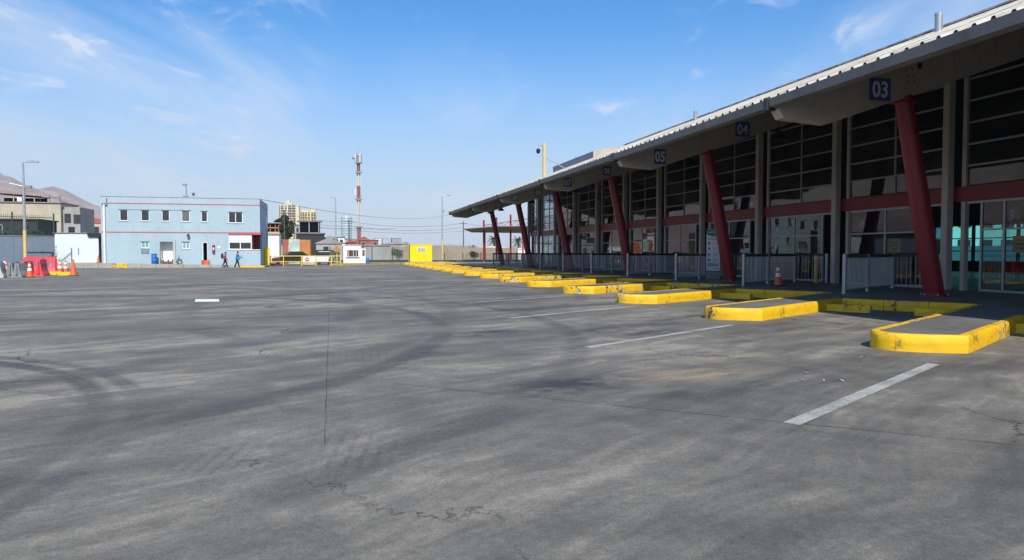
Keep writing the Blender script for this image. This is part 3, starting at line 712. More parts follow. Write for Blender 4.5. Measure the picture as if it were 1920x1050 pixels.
hb = MB(); top = [tp(-.278, 2.35), tp(.278, 2.35)]; low = [tp(.278 - .556 * q / 12, 2.09 + .05 * math.sin(q / 12 * 5.2 + 2.2)) for q in range(13)]
hb.poly(top + low).build('header', 'green', bd)
text_obj('turbus', 'lettering', 'white', bd, tp(0, 2.24, .057), .10, nf, .012, squeeze=1.25)
tbox(-.22, .24, 1.92, 1.955, .051, .053).build('text_line', 'sign_pale', bd)
for k in range(4):
    z = 1.76 - .24 * k; p = tp(-.17, z, .051); MB().tube([p, p + nf * .004], .055, 16).build('icon', 'picket', bd)
    for q in range(3): tbox(-.02 + .03 * (q % 2), .22 - .02 * q, z + .045 - .05 * q, z + .058 - .05 * q, .051, .053).build('text_line', 'sign_pale', bd)
tbox(-.22, .22, .78, .89, .051, .053).build('green_bar', 'green', bd)
for k in range(4): tbox(-.18 + .1 * k, -.12 + .1 * k, .805, .865, .0535, .0545).build('pictogram', 'white', bd)
tbox(.06, .24, .66, .69, .051, .053).build('text_line', 'sign_pale', bd)

def cone(loc, label, h=.72, m='orange', bands=True, lean=(0, 0), group=None):
    t = thing('traffic_cone', label, 'traffic cone', loc, group); x, y, z = loc; s = h / .72
    MB().cbox(x - .19 * s, x + .19 * s, y - .19 * s, y + .19 * s, z, z + .035, .015).build('base', 'black', t)
    lx, ly = lean; r = lambda q: (.145 + (.028 - .145) * q) * s
    def ring(q): return [(x + lx * q + r(q) * math.cos(a), y + ly * q + r(q) * math.sin(a), z + .035 + q * (h - .035)) for a in [2 * math.pi * k / 18 for k in range(18)]]
    MB().loft([ring(q) for q in (0, .25, .5, .75, 1)]).build('body', m, t, smooth=True)
    if bands:
        for q0, q1 in ((.40, .58), (.70, .86)):
            def ring2(q): c = Vector((x + lx * q, y + ly * q, 0)); return [(c.x + (r(q) + .003) * math.cos(a), c.y + (r(q) + .003) * math.sin(a), z + .035 + q * (h - .035)) for a in [2 * math.pi * k / 18 for k in range(18)]]
            MB().loft([ring2(q0), ring2(q1)]).build('reflective_band', 'white', t, smooth=True)
    return t
cone((14.6, 21.6, PZ), 'red and white traffic cone on the platform in front of the second railing')

# litter on the asphalt
for k, (x, y) in enumerate(((5.13, 7.06), (4.82, 6.71), (5.03, 6.60), (5.2, 6.56), (6.66, 7.96))):
    a = random.uniform(0, 3); l, w = random.uniform(.03, .065), random.uniform(.006, .012)
    if k in (2, 5, 6): l, w = .011, .008
    u, v_ = Vector((math.cos(a), math.sin(a), 0)), Vector((-math.sin(a), math.cos(a), 0)); c = Vector((x, y, .006))
    pts = [c + u * l + v_ * w, c + u * l * .2 + v_ * w * 1.3 + Vector((0, 0, .012)), c - u * l + v_ * w * .7, c - u * l - v_ * w, c + u * .1 * l - v_ * w * 1.2 + Vector((0, 0, .008)), c + u * l - v_ * w * .6]
    places = ['beside the nearest white bay line', 'left of the nearest bay line', 'nearest the bay line middle', 'just right of its pair by the bay line', 'in front of the nearest yellow island', 'alone in the left foreground', 'at the bottom left edge', 'between the nearest line and island', 'by the third bay line', 'by the second yellow island', 'left of the long asphalt joint']
    o = MB().poly(pts).build('paper_scrap', 'litter', org=(x, y, 0)); tag(o, f'scrap of white paper on the asphalt {places[k]}', 'litter', 'paper scraps on the yard')

# ------------------------------------------------------------------ pavement and the pale blue building
def wedge_z(x): return .13 + .30 * min(1, max(0, (-6.9 - x) / 13.4))
pv = MB(); xs = [-40, -30, -20.3, -16, -12, -6.3]
rings = [[(x, 70.35, -.02), (x, 70.35, wedge_z(x)), (x, 90, wedge_z(x)), (x, 90, -.02)] for x in xs]
pv = pv.loft(rings).build('pavement', 'concrete'); tag(pv, kind='structure')
xk = -34.0; k = 0
while xk < -6.5:
    x1 = min(xk + 1.15, -6.3)
    m = 'kerb' if (xk > -9.3 or k % 9 == 4) else 'kerbgrey'
    MB().loft([[(x, 70.22, -.02), (x, 70.235, wedge_z(x) - .01), (x, 70.25, wedge_z(x) + .006), (x, 70.40, wedge_z(x) + .006), (x, 70.40, -.02)] for x in (xk + .012, x1 - .012)]).build('kerb_stone', m, pv)
    xk = x1; k += 1
BL, BR, BY, BT = -20.3, -6.82, 71.5, 6.38
bb = thing('blue_building', 'two storey pale blue office building with red stripes and flat roof', 'building', (-13.5, 71.5, .2))
# front wall built as panels round the openings
ups = [(-18.78, -18.10, 4.22, 5.21), (-17.02, -16.33, 4.22, 5.21), (-15.29, -14.64, 4.21, 5.21), (-13.63, -12.92, 4.19, 5.20), (-11.95, -11.42, 4.19, 5.17), (-9.60, -8.35, 4.12, 5.12)]
lows = [(-17.05, -16.40, 1.77, 2.35), (-15.50, -14.40, .28, 2.35), (-13.60, -12.98, 1.69, 2.34), (-11.88, -11.44, .24, 2.30), (-9.60, -6.82, 1.65, 3.02)]
def wall_with_holes(x0, x1, z0, z1, holes, y0, y1):
    b = MB(); xs = sorted({x0, x1, *[h[0] for h in holes], *[h[1] for h in holes]})
    for a, c in zip(xs, xs[1:]):
        hs = sorted([(h[2], h[3]) for h in holes if h[0] <= a + 1e-6 and h[1] >= c - 1e-6]); z = z0
        for p, q in hs:
            if p > z: b.box(a, c, y0, y1, z, p)
            z = q
        if z1 > z: b.box(a, c, y0, y1, z, z1)
    return b
wall_with_holes(BL, BR, 3.18, BT, ups, BY, BY + .22).build('front_wall', 'blue_wall', bb)
wall_with_holes(BL, BR, -.05, 3.18, lows, BY, BY + .22).build('front_wall', 'blue_wall', bb)
MB().box(BL, BL + .22, BY + .22, BY + 8.2, -.05, BT).build('side_wall', 'blue_wall', bb); 
MB().box(BR - .22, BR, BY + .22, BY + 8.2, 3.03, BT).build('side_wall', 'blue_wall', bb)
MB().box(BR - .22, BR, BY + 1.9, BY + 8.2, -.05, 3.03).build('side_wall', 'blue_wall', bb); MB().box(BR - .22, BR, BY + .22, BY + 1.9, -.05, 1.65).build('side_wall', 'blue_wall', bb)
MB().box(BL + .22, BR - .22, BY + 8.0, BY + 8.2, -.05, BT).build('back_wall', 'blue_wall', bb)
MB().box(BL + .22, BR - .22, BY + .22, BY + 8.0, BT - .35, BT - .25).build('roof_deck', 'roofgrey', bb)
MB().box(BL + .22, BR - .22, BY + .22, BY + 8.0, 3.05, 3.15).build('floor_slab', 'interior', bb)
MB().box(BL - .03, BR + .03, BY - .035, BY - .002, BT - .005, BT + .045).build('parapet_flashing', 'galv', bb)
MB().box(BL + .35, BR + .012, BY - .012, BY - .001, 5.74, 5.83).build('stripe', 'stripe', bb); MB().box(BR + .001, BR + .012, BY - .001, BY + 8.2, 5.74, 5.83).build('stripe', 'stripe', bb)
MB().box(BL + .02, -9.62, BY - .012, BY - .001, 3.14, 3.24).build('stripe', 'stripe', bb)
MB().box(-9.62, BR + .05, BY - .05, BY - .001, 3.03, 3.25).build('stripe', 'stripe', bb); MB().box(BR + .001, BR + .05, BY - .001, BY + 1.95, 3.03, 3.25).build('stripe', 'stripe', bb)
MB().box(-18.9, -12.8, BY - .03, BY - .004, 5.225, 5.25).build('cable_duct', 'wall_grey', bb)
def win(x0, x1, z0, z1, gm='winglass', mull=False, fm='white', lab=None):
    w = MB(); t = .05; yy = BY + .04
    w.box(x0, x0 + t, yy, yy + .06, z0, z1).box(x1 - t, x1, yy, yy + .06, z0, z1).box(x0 + t, x1 - t, yy, yy + .06, z0, z0 + t).box(x0 + t, x1 - t, yy, yy + .06, z1 - t, z1)
    if mull: w.box((x0 + x1) / 2 - .03, (x0 + x1) / 2 + .03, yy + .002, yy + .058, z0 + t, z1 - t)
    wo = w.build('window', fm, bb)
    MB().box(x0 + t, x1 - t, yy + .025, yy + .035, z0 + t, z1 - t).build('pane', gm, wo)
    MB().box(x0 - .06, x1 + .06, BY - .05, BY + .03, z0 - .06, z0 - .003).build('sill', 'blue_wall', wo)
    MB().box(x0 - .06, x1 + .06, BY - .045, BY - .003, z1 + .003, z1 + .04).build('lintel', 'wall_grey', wo); return wo
for j, (a, b_, c, e) in enumerate(ups): win(a, b_, c, e, 'winglass2' if j == 3 else 'winglass', j == 5)
w = win(-17.05, -16.40, 1.77, 2.35, 'teal', True)
MB().box(-17.05, -16.40, BY - .05, BY - .012, 1.28, 1.33).box(-17.05, -17.01, BY - .05, BY - .012, 1.33, 1.66).box(-16.44, -16.40, BY - .05, BY - .012, 1.33, 1.66).box(-17.0, -16.45, BY - .02, BY - .012, 1.34, 1.65).build('open_hatch', 'wall_grey', bb)
w = win(-13.60, -12.98, 1.69, 2.34, 'teal', True)
for q in range(4): MB().box(-13.5 + .13 * q, -13.485 + .13 * q, BY + .01, BY + .03, 1.74, 2.29).build('grille_bar', 'white', w)
# recess with white back wall, doorway, corner shop window
rc = MB().box(-15.50, -14.40, BY + .9, BY + 1.0, .2, 2.36).box(-15.60, -15.502, BY + .22, BY + 1.0, .2, 2.36).box(-14.398, -14.3, BY + .22, BY + 1.0, .2, 2.36).box(-15.6, -14.3, BY + .22, BY + 1.0, 2.36, 2.45).build('recess', 'white', bb)
dr = MB().box(-11.88, -11.84, BY - .02, BY + .2, .24, 2.30).box(-11.48, -11.44, BY - .02, BY + .2, .24, 2.30).box(-11.84, -11.48, BY - .02, BY + .2, 2.26, 2.30).build('door_frame', 'white', bb)
MB().box(-11.84, -11.48, BY + .3, BY + 1.2, .22, .24).box(-11.95, -11.4, BY + 1.3, BY + 1.35, .2, 2.4).build('dark_hallway', 'dark', bb)
MB().box(-11.82, -11.78, BY - .35, BY - .03, .26, 2.24).build('open_door', 'white', bb)
sw = MB().box(-9.60, -7.58, BY + .02, BY + .09, 1.65, 1.71).box(-9.60, -7.58, BY + .02, BY + .09, 2.96, 3.02).box(-9.60, -9.53, BY + .02, BY + .09, 1.71, 2.96).box(-8.62, -8.55, BY + .02, BY + .09, 1.71, 2.96).box(-7.66, -7.58, BY + .02, BY + .09, 1.71, 2.96).build('shop_window', 'white', bb)
MB().box(-9.53, -8.62, BY + .05, BY + .06, 1.71, 2.96).build('pane', 'winglass', sw); MB().box(-8.55, -7.66, BY + .05, BY + .06, 1.71, 2.96).build('pane', 'winglass', sw)
MB().box(-9.52, -8.63, BY + .035, BY + .048, 2.28, 2.95).build('blind', 'mint', sw); MB().box(-8.54, -7.67, BY + .035, BY + .048, 2.28, 2.95).build('blind', 'mint', sw)
MB().box(-7.56, BR - .25, BY + 1.4, BY + 1.5, 1.66, 3.02).build('red_back_panel', 'redband', bb); MB().box(-7.58, -7.50, BY + .1, BY + 1.4, 1.66, 3.02).build('red_back_panel', 'redband', bb)
MB().box(-9.7, BR - .001, BY - .06, BY - .002, 1.58, 1.648).build('window_ledge', 'white', bb)
MB().tube([(-20.02, BY - .09, .4), (-20.02, BY - .09, 5.62)], .09, 12).build('downpipe', 'white', bb, smooth=True); MB().box(-20.2, -19.75, BY - .14, BY - .004, 5.60, 5.78).build('pipe_head', 'wall_grey', bb); MB().box(-19.83, -19.77, BY - .03, BY - .003, 5.80, 6.22).build('pipe_strap', 'rail', bb)
MB().tube([(-14.23, BY - .06, .3), (-14.23, BY - .06, 2.55)], .06, 10).build('downpipe', 'paleplastic', bb, smooth=True)
lampw = MB().lathe((-13.05, BY - .2, 2.82), [(.05, .26), (.10, .18), (.14, 0), (.10, .0)], 12).build('wall_lamp', 'rail', bb); MB().box(-13.09, -13.01, BY - .18, BY - .002, 3.04, 3.1).build('bracket', 'rail', lampw)
hc = MB().cbox(-11.02, -10.80, BY - .16, BY - .002, 1.30, 2.05, .02).build('hose_cabinet', 'redband', bb); MB().box(-10.97, -10.85, BY - .168, BY - .161, 1.6, 1.82).build('emblem', 'white', hc)
MB().box(-10.62, -10.3, BY - .012, BY - .002, 1.82, 1.94).build('small_plaque', 'white', bb)
MB().tube([(-6.55, BY + 4, 4.9), (-6.55, BY + 4, 2.4)], .05, 8).build('conduit', 'wall_grey', bb)
# roof aerial and camera cluster
ae = thing('roof_aerial', 'small rooftop aerial with camera and angled arm on the blue building', 'aerial', (-13.65, 74, BT - .25)); ax_, ay = -13.65, 74
MB().tube([(ax_, ay, BT - .25), (ax_, ay, 7.55)], .045, 8).build('pole', 'wall_grey', ae); MB().tube([(ax_, ay, 7.35), (ax_ + .62, ay, 6.95)], .03, 8).build('arm', 'galv', ae)
MB().tube([(ax_ + .62, ay - .18, 7.1), (ax_ + .62, ay + .18, 6.82)], .12, 12).build('dish', 'galv', ae); MB().cbox(ax_ - .32, ax_ + .10, ay - .09, ay + .09, 7.68, 7.88, .03).build('camera_box', 'greyplastic', ae); MB().tube([(ax_, ay, 7.5), (ax_ - .1, ay, 7.72)], .03, 8).build('camera_arm', 'rail', ae)
MB().cbox(ax_ - .3, ax_ + .18, ay - .15, ay + .15, 6.5, 6.75, .03).build('junction_box', 'wall_grey', ae)
# things by its wall
def gz(x): return wedge_z(x)
br = thing('plastic_barrel', 'blue plastic barrel against the wall of the pale blue building', 'barrel', (-15.88, 71.0, gz(-15.9)))
MB().lathe((-15.88, 71.0, gz(-15.9)), [(.20, 0), (.23, .08), (.23, .28), (.25, .31), (.23, .34), (.23, .58), (.25, .61), (.23, .64), (.22, .84), (.24, .86), (.24, .9), (.2, .9)], 20).build('drum', 'bluep', br, smooth=True); MB().lathe((-15.88, 71.0, gz(-15.9) + .9), [(.2, 0), (.2, .025), (.03, .03)], 20).build('lid', 'bluep', br)
bn = thing('bench', 'low red framed bench with white seat in the recess of the blue building', 'bench', (-14.95, 72.0, .3))
MB().box(-15.42, -14.45, 71.75, 72.15, .72, .78).build('seat', 'white', bn)
for x in (-15.35, -14.9, -14.55):
    for y in (71.8, 72.1): MB().box(x - .03, x + .03, y - .03, y + .03, .28, .72).build('leg', 'stripe', bn)
hr = thing('hose_reel', 'small coiled hose leaning on the wall beside the recess', 'hose', (-13.95, 71.3, gz(-13.95)))
MB().tube([(-13.85 + .22 * math.cos(a), 71.33, gz(-14) + .26 + .24 * math.sin(a)) for a in [2 * math.pi * q / 16 for q in range(17)]], .035, 6).build('coil', 'dark', hr); MB().bar((-13.95, 71.38, gz(-14)), (-13.9, 71.4, gz(-14) + .85), .04).build('stake', 'brown', hr)
for q, (x, mm, lb) in enumerate(((-11.80, 'stripe', 'small red bucket at the doorway of the blue building'), (-11.5, 'orange', 'orange crate standing in the doorway of the blue building'))):
    if q == 0:
        o = MB().lathe((x, 71.2, gz(x)), [(.12, 0), (.16, .36), (.17, .36), (.17, .38), (.13, .38), (.10, .05)], 16).build('bucket', mm, org=(x, 71.2, gz(x)), smooth=True)
    else:
        o = MB().box(x - .2, x + .2, 71.1, 71.12, gz(x), gz(x) + .42).box(x - .2, x + .2, 71.42, 71.44, gz(x), gz(x) + .42).box(x - .2, x - .18, 71.12, 71.42, gz(x), gz(x) + .42).box(x + .18, x + .2, 71.12, 71.42, gz(x), gz(x) + .42).box(x - .18, x + .18, 71.12, 71.42, gz(x), gz(x) + .03).build('crate', mm, org=(x, 71.1, gz(x)))
    tag(o, lb, 'bucket' if q == 0 else 'crate')

# ------------------------------------------------------------------ people walking past
def person(loc, h, face, jacket, label, stride=1, bend=0):
    # skeleton in units of height, x forward, y left
    J = {}
    def v(n, x, y, z, r): J[n] = (Vector((x, y, z)) * h, r * h * (1.0 if n[:2] in ('hd', 'nk', 'ha') else 1.22))
    v('pel', 0, 0, .53, .082); v('wai', .012, 0, .61, .074); v('che', .03, 0, .72, .088); v('nk0', .04, 0, .815, .045); v('nk1', .05, 0, .86, .034); v('hd0', .062, 0, .905, .056); v('hd1', .062, 0, .955, .054); v('hd2', .06, 0, .985, .03)
    for s, n in ((1, 'l'), (-1, 'r')):
        f = stride * s
        v('hip' + n, 0, .05 * s, .50, .062); v('kne' + n, .07 * f + .03, .05 * s, .285, .043); v('ank' + n, .12 * f - (.05 if f < 0 else 0), .048 * s, .05 if f > 0 else .075, .026); v('toe' + n, .12 * f - (.05 if f < 0 else 0) + .085, .052 * s, .022, .022)
        v('sho' + n, .03, .105 * s, .79, .045); v('elb' + n, -.03 * f + .02 + (.06 if bend else 0), .125 * s, .63, .036); v('wri' + n, .02 - .07 * f + (.16 if bend else .05), .115 * s, .52 + (.12 if bend else 0), .026); v('han' + n, .05 - .08 * f + (.19 if bend else .06), .108 * s, .475 + (.15 if bend else 0), .026)
    E_ = [('pel', 'wai'), ('wai', 'che'), ('che', 'nk0'), ('nk0', 'nk1'), ('nk1', 'hd0'), ('hd0', 'hd1'), ('hd1', 'hd2')]
    for n in 'lr': E_ += [('pel', 'hip' + n), ('hip' + n, 'kne' + n), ('kne' + n, 'ank' + n), ('ank' + n, 'toe' + n), ('che', 'sho' + n), ('sho' + n, 'elb' + n), ('elb' + n, 'wri' + n), ('wri' + n, 'han' + n)]
    keys = list(J); me = bpy.data.meshes.new('body'); me.from_pydata([J[k][0] for k in keys], [(keys.index(a), keys.index(b)) for a, b in E_], [])
    bm = bmesh.new(); bm.from_mesh(me); sk = bm.verts.layers.skin.verify()
    for vv, k in zip(bm.verts, keys): vv[sk].radius = (J[k][1], J[k][1]); vv[sk].use_root = (k == 'pel')
    bm.to_mesh(me); bm.free()
    tmp = bpy.data.objects.new('tmp', me); COL.objects.link(tmp); tmp.modifiers.new('s', 'SKIN'); tmp.modifiers.new('u', 'SUBSURF').levels = 2
    bpy.context.view_layer.update(); m2 = bpy.data.meshes.new_from_object(tmp.evaluated_get(bpy.context.evaluated_depsgraph_get())); bpy.data.objects.remove(tmp)
    m2.materials.clear()
    for mm in ('skin', jacket, 'jean', 'black'): m2.materials.append(M[mm])
    hands = [J['hanl'][0], J['hanr'][0]]
    for p in m2.polygons:
        p.use_smooth = True; c = p.center; z = c.z / h
        hand = min((c - q).length for q in hands) < .045 * h
        p.material_index = 0 if (z > .83 or hand) else 3 if z < .05 else 2 if (z < .52 and abs(c.y) < .11 * h) else 1
    m2.name = 'body'; root = thing('person', label, 'person', loc); root.rotation_euler = (0, 0, face)
    b = bpy.data.objects.new('body', m2); COL.objects.link(b); b.parent = root
    hd = J['hd1'][0]
    ha = MB(); rings = []
    for z, r in ((-.05, .056), (-.01, .062), (.025, .058), (.045, .035), (.052, .01)):
        rings.append([(hd.x - .010 * h + r * h * math.cos(a) * (1 if math.cos(a) < 0 else .72 if z < .02 else 1), r * h * math.sin(a), hd.z + z * h) for a in [2 * math.pi * q / 14 for q in range(14)]])
    o = bpy.data.objects.new('hair', ha.loft(rings).mesh('hair', M['hair'], smooth=True)); COL.objects.link(o); o.parent = root
    fm = MB(); fm.lathe((hd.x + .054 * h, 0, hd.z - .035 * h), [(.010 * h, 0), (.007 * h, .02 * h), (.002 * h, .028 * h)], 8)
    o = bpy.data.objects.new('nose', fm.mesh('nose', M['skin'], smooth=True)); COL.objects.link(o); o.parent = root
    return root
def pack(loc, face, m, label, w=.30, hh=.44, d=.2):
    b = MB(); rings = []
    for z, s in ((0, .8), (.05, 1), (hh * .6, 1), (hh * .9, .8), (hh, .45)):
        rings.append([(d / 2 * s * math.copysign(abs(math.cos(a)) ** .6, math.cos(a)), w / 2 * s * math.copysign(abs(math.sin(a)) ** .6, math.sin(a)), z) for a in [2 * math.pi * q / 16 for q in range(16)]])
    r = thing('bag', label, 'bag', loc); r.rotation_euler = (0, 0, face)
    o = bpy.data.objects.new('sack', b.loft(rings).mesh('sack', M[m], smooth=True)); COL.objects.link(o); o.parent = r
    o = bpy.data.objects.new('strap', MB().tube([(d * .3, w * .3, hh * .9), (d * .9, w * .3, hh * .95), (d * 1.0, w * .3, hh * .6), (d * .5, w * .3, hh * .2)], .018, 6).mesh('strap', M[m])); COL.objects.link(o); o.parent = r
person((-9.75, 70.0, 0), 1.40, R(4), 'maroon', 'person in dull red jacket walking with a dark backpack', 1, 0)
pack((-9.97, 70.0, .82), R(4), 'jean', 'dark backpack worn by the walker in the dull red jacket', .32, .46, .22)
person((-8.72, 70.1, 0), 1.46, R(-6), 'bluejk', 'person in bright blue jacket walking ahead of the other', -1, 1)
pack((-8.55, 69.93, .68), R(-60), 'tealbag', 'small teal bag carried by the person in the blue jacket', .26, .30, .16)

# ------------------------------------------------------------------ left corner: wall, fence, shed, houses, lamp
wl = thing('yard_wall', 'long blue-grey rendered yard wall at the left edge', 'wall', (-27, 67.5, 0))
pa, pb = Vector((-38.0, 58.0, 0)), Vector((-23.75, 70.6, 0)); dw = (pb - pa).normalized(); ln = (pb - pa).length; nw = Vector((-dw.y, dw.x, 0))
for q in range(6):
    p, r_ = pa + dw * (ln / 6 * q + .01), pa + dw * (ln / 6 * (q + 1) - .01)
    MB().bar(p + Vector((0, 0, 1.36)), r_ + Vector((0, 0, 1.36)), .2, 2.74).build('panel', 'wall_grey', wl)
MB().bar(pa + Vector((0, 0, 2.77)), pb + Vector((0, 0, 2.77)), .26, .08).build('coping', 'concrete', wl)
for q in range(12):
    p, r_ = Vector((-38.1 - .55 * q, 57.7 - 8 * q, 1.36)), Vector((-38.1 - .55 * (q + 1), 57.72 - 8 * (q + 1), 1.36)); MB().bar(p, r_, .2, 2.74).build('panel', 'wall_grey', wl)  # unseen wall panels added only to be mirrored in the terminal glass
fe = thing('wall_fence', 'dark green picket fence standing on the blue-grey yard wall', 'fence', tuple(pa + Vector((0, 0, 2.8))))
pk = MB().box(-.012, .012, -.012, .012, 0, 1.75).mesh('picket', M['bottle'])
for q in range(int(ln / .16)): inst(pk, 'picket', fe, pa + dw * (.16 * q) + Vector((0, 0, 2.8)))
for z in (2.95, 4.35): MB().bar(pa + Vector((0, 0, z)), pb + Vector((0, 0, z)), .04, .05).build('rail', 'bottle', fe)
for q in range(7): p = pa + dw * (ln / 6 * q * .999); MB().box(p.x - .05, p.x + .05, p.y - .05, p.y + .05, 2.8, 4.75).build('post', 'bottle', fe)
def leaf_cloud(b, c, rad, n, size, squash=1.0, rng=random):
    for _ in range(n):
        while True:
            q = Vector((rng.uniform(-1, 1), rng.uniform(-1, 1), rng.uniform(-1, 1)))
            if .25 < q.length < 1: break
        p = Vector(c) + Vector((q.x * rad, q.y * rad, q.z * rad * squash)); s = size * rng.uniform(.6, 1.4)
        u = Vector((rng.uniform(-1, 1), rng.uniform(-1, 1), rng.uniform(-1, 1))).normalized(); w = u.cross(Vector((rng.uniform(-1, 1), rng.uniform(-1, 1), rng.uniform(-1, 1)))).normalized()
        b.quad(p - u * s, p + w * s * .5, p + u * s, p - w * s * .5)
def bush(loc, label, rx, h, n=6, m='leaf2', size=.12):
    t = thing('shrub', label, 'shrub', loc); b = MB(); st = MB()
    for k in range(n):
        a = 6.28 * k / n; c = (loc[0] + rx * .5 * math.cos(a) + random.uniform(-.2, .2), loc[1] + rx * .3 * math.sin(a), loc[2] + h * random.uniform(.45, .75)); leaf_cloud(b, c, rx * .55, 130, size, h / rx * .5)
        st.tube([loc, c], [.05, .02], 5)
    b.build('foliage', m, t); st.build('stem', 'trunk', t)
bush((-29.5, 69.5, 0), 'dark shrub behind the picket fence at the far left', 2.2, 4.2, 8, 'leaf'); bush((-26.2, 72.2, 0), 'dark shrub behind the picket fence near the mint shed', 1.9, 3.8, 7, 'leaf')
sh = thing('shed', 'low mint-white shed with dark open side between yard wall and blue building', 'shed', (-23.5, 74, .3))
MB().box(-24.9, -22.0, 73.8, 74.0, .2, 3.12).build('front_wall', 'mint', sh); MB().box(-22.0, -21.2, 73.8, 74.0, .2, 2.80).build('front_wall', 'mint', sh)
MB().box(-24.9, -24.72, 74.0, 78, .2, 3.1).build('side_wall', 'mint', sh); MB().box(-24.72, -20.6, 77.8, 78, .2, 3.1).build('back_wall', 'wall_grey', sh); MB().box(-21.3, -21.2, 74.0, 77.8, .2, 2.9).build('side_wall', 'wall_grey', sh)
MB().box(-22.05, -20.45, 73.6, 78.1, 2.82, 3.16).build('roof', 'dark', sh); MB().box(-24.95, -22.06, 73.7, 78.1, 3.13, 3.18).build('roof', 'roofgrey', sh)
MB().box(-22.9, -22.82, 73.74, 73.798, 1.2, 1.8).build('meter_box', 'housegrey', sh)
fr_ = thing('metal_frame', 'dark metal goal-shaped frame standing behind the red barriers', 'frame', (-20.9, 59.5, 0))
MB().box(-21.95, -21.83, 59.4, 59.52, 0, 1.42).build('upright', 'rail', fr_); MB().box(-20.2, -20.08, 59.4, 59.52, 0, 1.42).build('upright', 'rail', fr_); MB().box(-21.83, -20.2, 59.41, 59.51, 1.30, 1.42).build('crossbar', 'rail', fr_)
def street_lamp(loc, h, label, arm=1.0, yellow=0, box=None, side=1, twin=False):
    t = thing('street_lamp', label, 'street lamp', loc); x, y, z = loc
    if yellow: MB().tube([(x, y, z), (x, y, z + yellow)], .115, 12).build('painted_base', 'ochre', t, smooth=True)
    MB().tube([(x, y, z + yellow), (x, y, z + h)], [.10, .06], 12).build('pole', 'galv', t, smooth=True)
    MB().tube([(x, y, z + h - .03), (x + side * arm * .5, y, z + h + .05), (x + side * arm, y, z + h + .07)], .035, 8).build('arm', 'galv', t, smooth=True)
    hx = x + side * arm; a, c = sorted((hx - side * .1, hx + side * .62))
    MB().extr([(a, z + h + .02), (c, z + h + .02), (c - .02, z + h + .10), ((a + c) / 2, z + h + .19), (a, z + h + .13)], 'y', y - .14, y + .14).build('lamp_head', 'galv', t)
    if box: MB().cbox(x - .05, x + .35, y - .12, y + .12, z + box, z + box + .22, .04).build('floodlight', 'greyplastic', t)
    if twin:
        MB().tube([(x, y, z + twin), (x - 1.0, y, z + twin + .25)], .03, 8).build('arm', 'galv', t); MB().cbox(x - 1.45, x - .9, y - .1, y + .1, z + twin + .22, z + twin + .32, .03).build('floodlight', 'mull', t); MB().cbox(x + .02, x + .5, y - .12, y + .12, z + twin - .12, z + twin + .10, .04).build('floodlight', 'greyplastic', t)
street_lamp((-21.0, 57, 0), 7.62, 'tall street lamp with yellow painted base at the left of the yard', .35, 2.9, None, 1, 5.95)
def jersey(loc, rz, m, label, l=1.5, h=.95, group=None, holes=True):
    t = thing('barrier', label, 'barrier', loc, group); t.rotation_euler = (0, 0, rz)
    prof = [(-.26, 0), (-.26, .12), (-.16, .34), (-.09, h), (.09, h), (.16, .34), (.26, .12), (.26, 0)]
    b = MB()
    if holes:
        low = [(x, min(z, .45)) for x, z in prof]; low = [(-.26, 0), (-.26, .12), (-.16, .34), (-.14, .45), (.14, .45), (.16, .34), (.26, .12), (.26, 0)]
        b.extr([(y_, z) for y_, z in low], 'x', -l / 2, l / 2)
        topp = [(-.11, .72), (-.09, h), (.09, h), (.11, .72)]; b.extr(topp, 'x', -l / 2, l / 2)
        for xa, xb in ((-l / 2, -l / 2 + .25), (-.14, .14), (l / 2 - .25, l / 2)): b.extr([(-.139, .45), (-.111, .72), (.111, .72), (.139, .45)], 'x', xa + .001, xb - .001)
    else: b.extr(prof, 'x', -l / 2, l / 2)
    o = bpy.data.objects.new('shell', b.mesh('shell', M[m])); COL.objects.link(o); o.parent = t
    for x in (-l / 2 - .04, l / 2 + .04):
        o = bpy.data.objects.new('connector', MB().tube([(x, 0, .15), (x, 0, h - .1)], .05, 10).mesh('connector', M[m])); COL.objects.link(o); o.parent = t
    o = bpy.data.objects.new('filler_cap', MB().lathe((l * .3, 0, h), [(.06, 0), (.06, .03), (.02, .035)], 12).mesh('filler_cap', M['black'])); COL.objects.link(o); o.parent = t
G_ = 'plastic barriers at the left of the yard'
jersey((-18.75, 53.2, 0), R(14), 'pinkred', 'long upright red plastic barrier behind the two end-on ones', 1.7, 1.08, G_)
jersey((-17.1, 46.6, 0), R(88), 'pinkred', 'red plastic barrier standing end-on, left of its pair', 1.1, .85, G_)
jersey((-16.5, 47.0, 0), R(92), 'pinkred', 'red plastic barrier standing end-on, right of its pair beside the cones', 1.1, .95, G_)
jersey((-17.65, 44.6, 0), R(98), 'paleplastic', 'dirty white plastic barrier at the far left, end-on', 1.0, .82, G_, False)
jersey((-17.2, 45.2, 0), R(86), 'greyplastic', 'dark grey plastic barrier, left one of the grey pair', 1.0, .80, G_, False); jersey((-16.75, 45.0, 0), R(80), 'greyplastic', 'dark grey plastic barrier, right one of the grey pair', 1.0, .78, G_, False)
cone((-18.05, 46.2, 0), 'orange cone with two white bands above the dirty white barrier', 1.0, 'orange', True, group='cones at the left of the yard')
cone((-16.35, 44.9, 0), 'short orange cone between the grey and the red barriers', .85, 'orange', True, group='cones at the left of the yard')
cone((-16.55, 50.0, 0), 'orange banded cone, left of the close pair on the yellow kerb', .92, 'orange', True, group='cones at the left of the yard'); cone((-16.35, 50.35, 0), 'orange banded cone, right of the close pair on the yellow kerb', .88, 'orange', True, group='cones at the left of the yard')
cone((-14.98, 47.4, 0), 'plain tall orange cone standing apart at the right of the barriers', .95, 'orange', False, group='cones at the left of the yard')
cone((-21.0, 73.0, .42), 'small orange cone by the dark side of the mint shed', .72, 'orange', False, group='cones at the left of the yard')
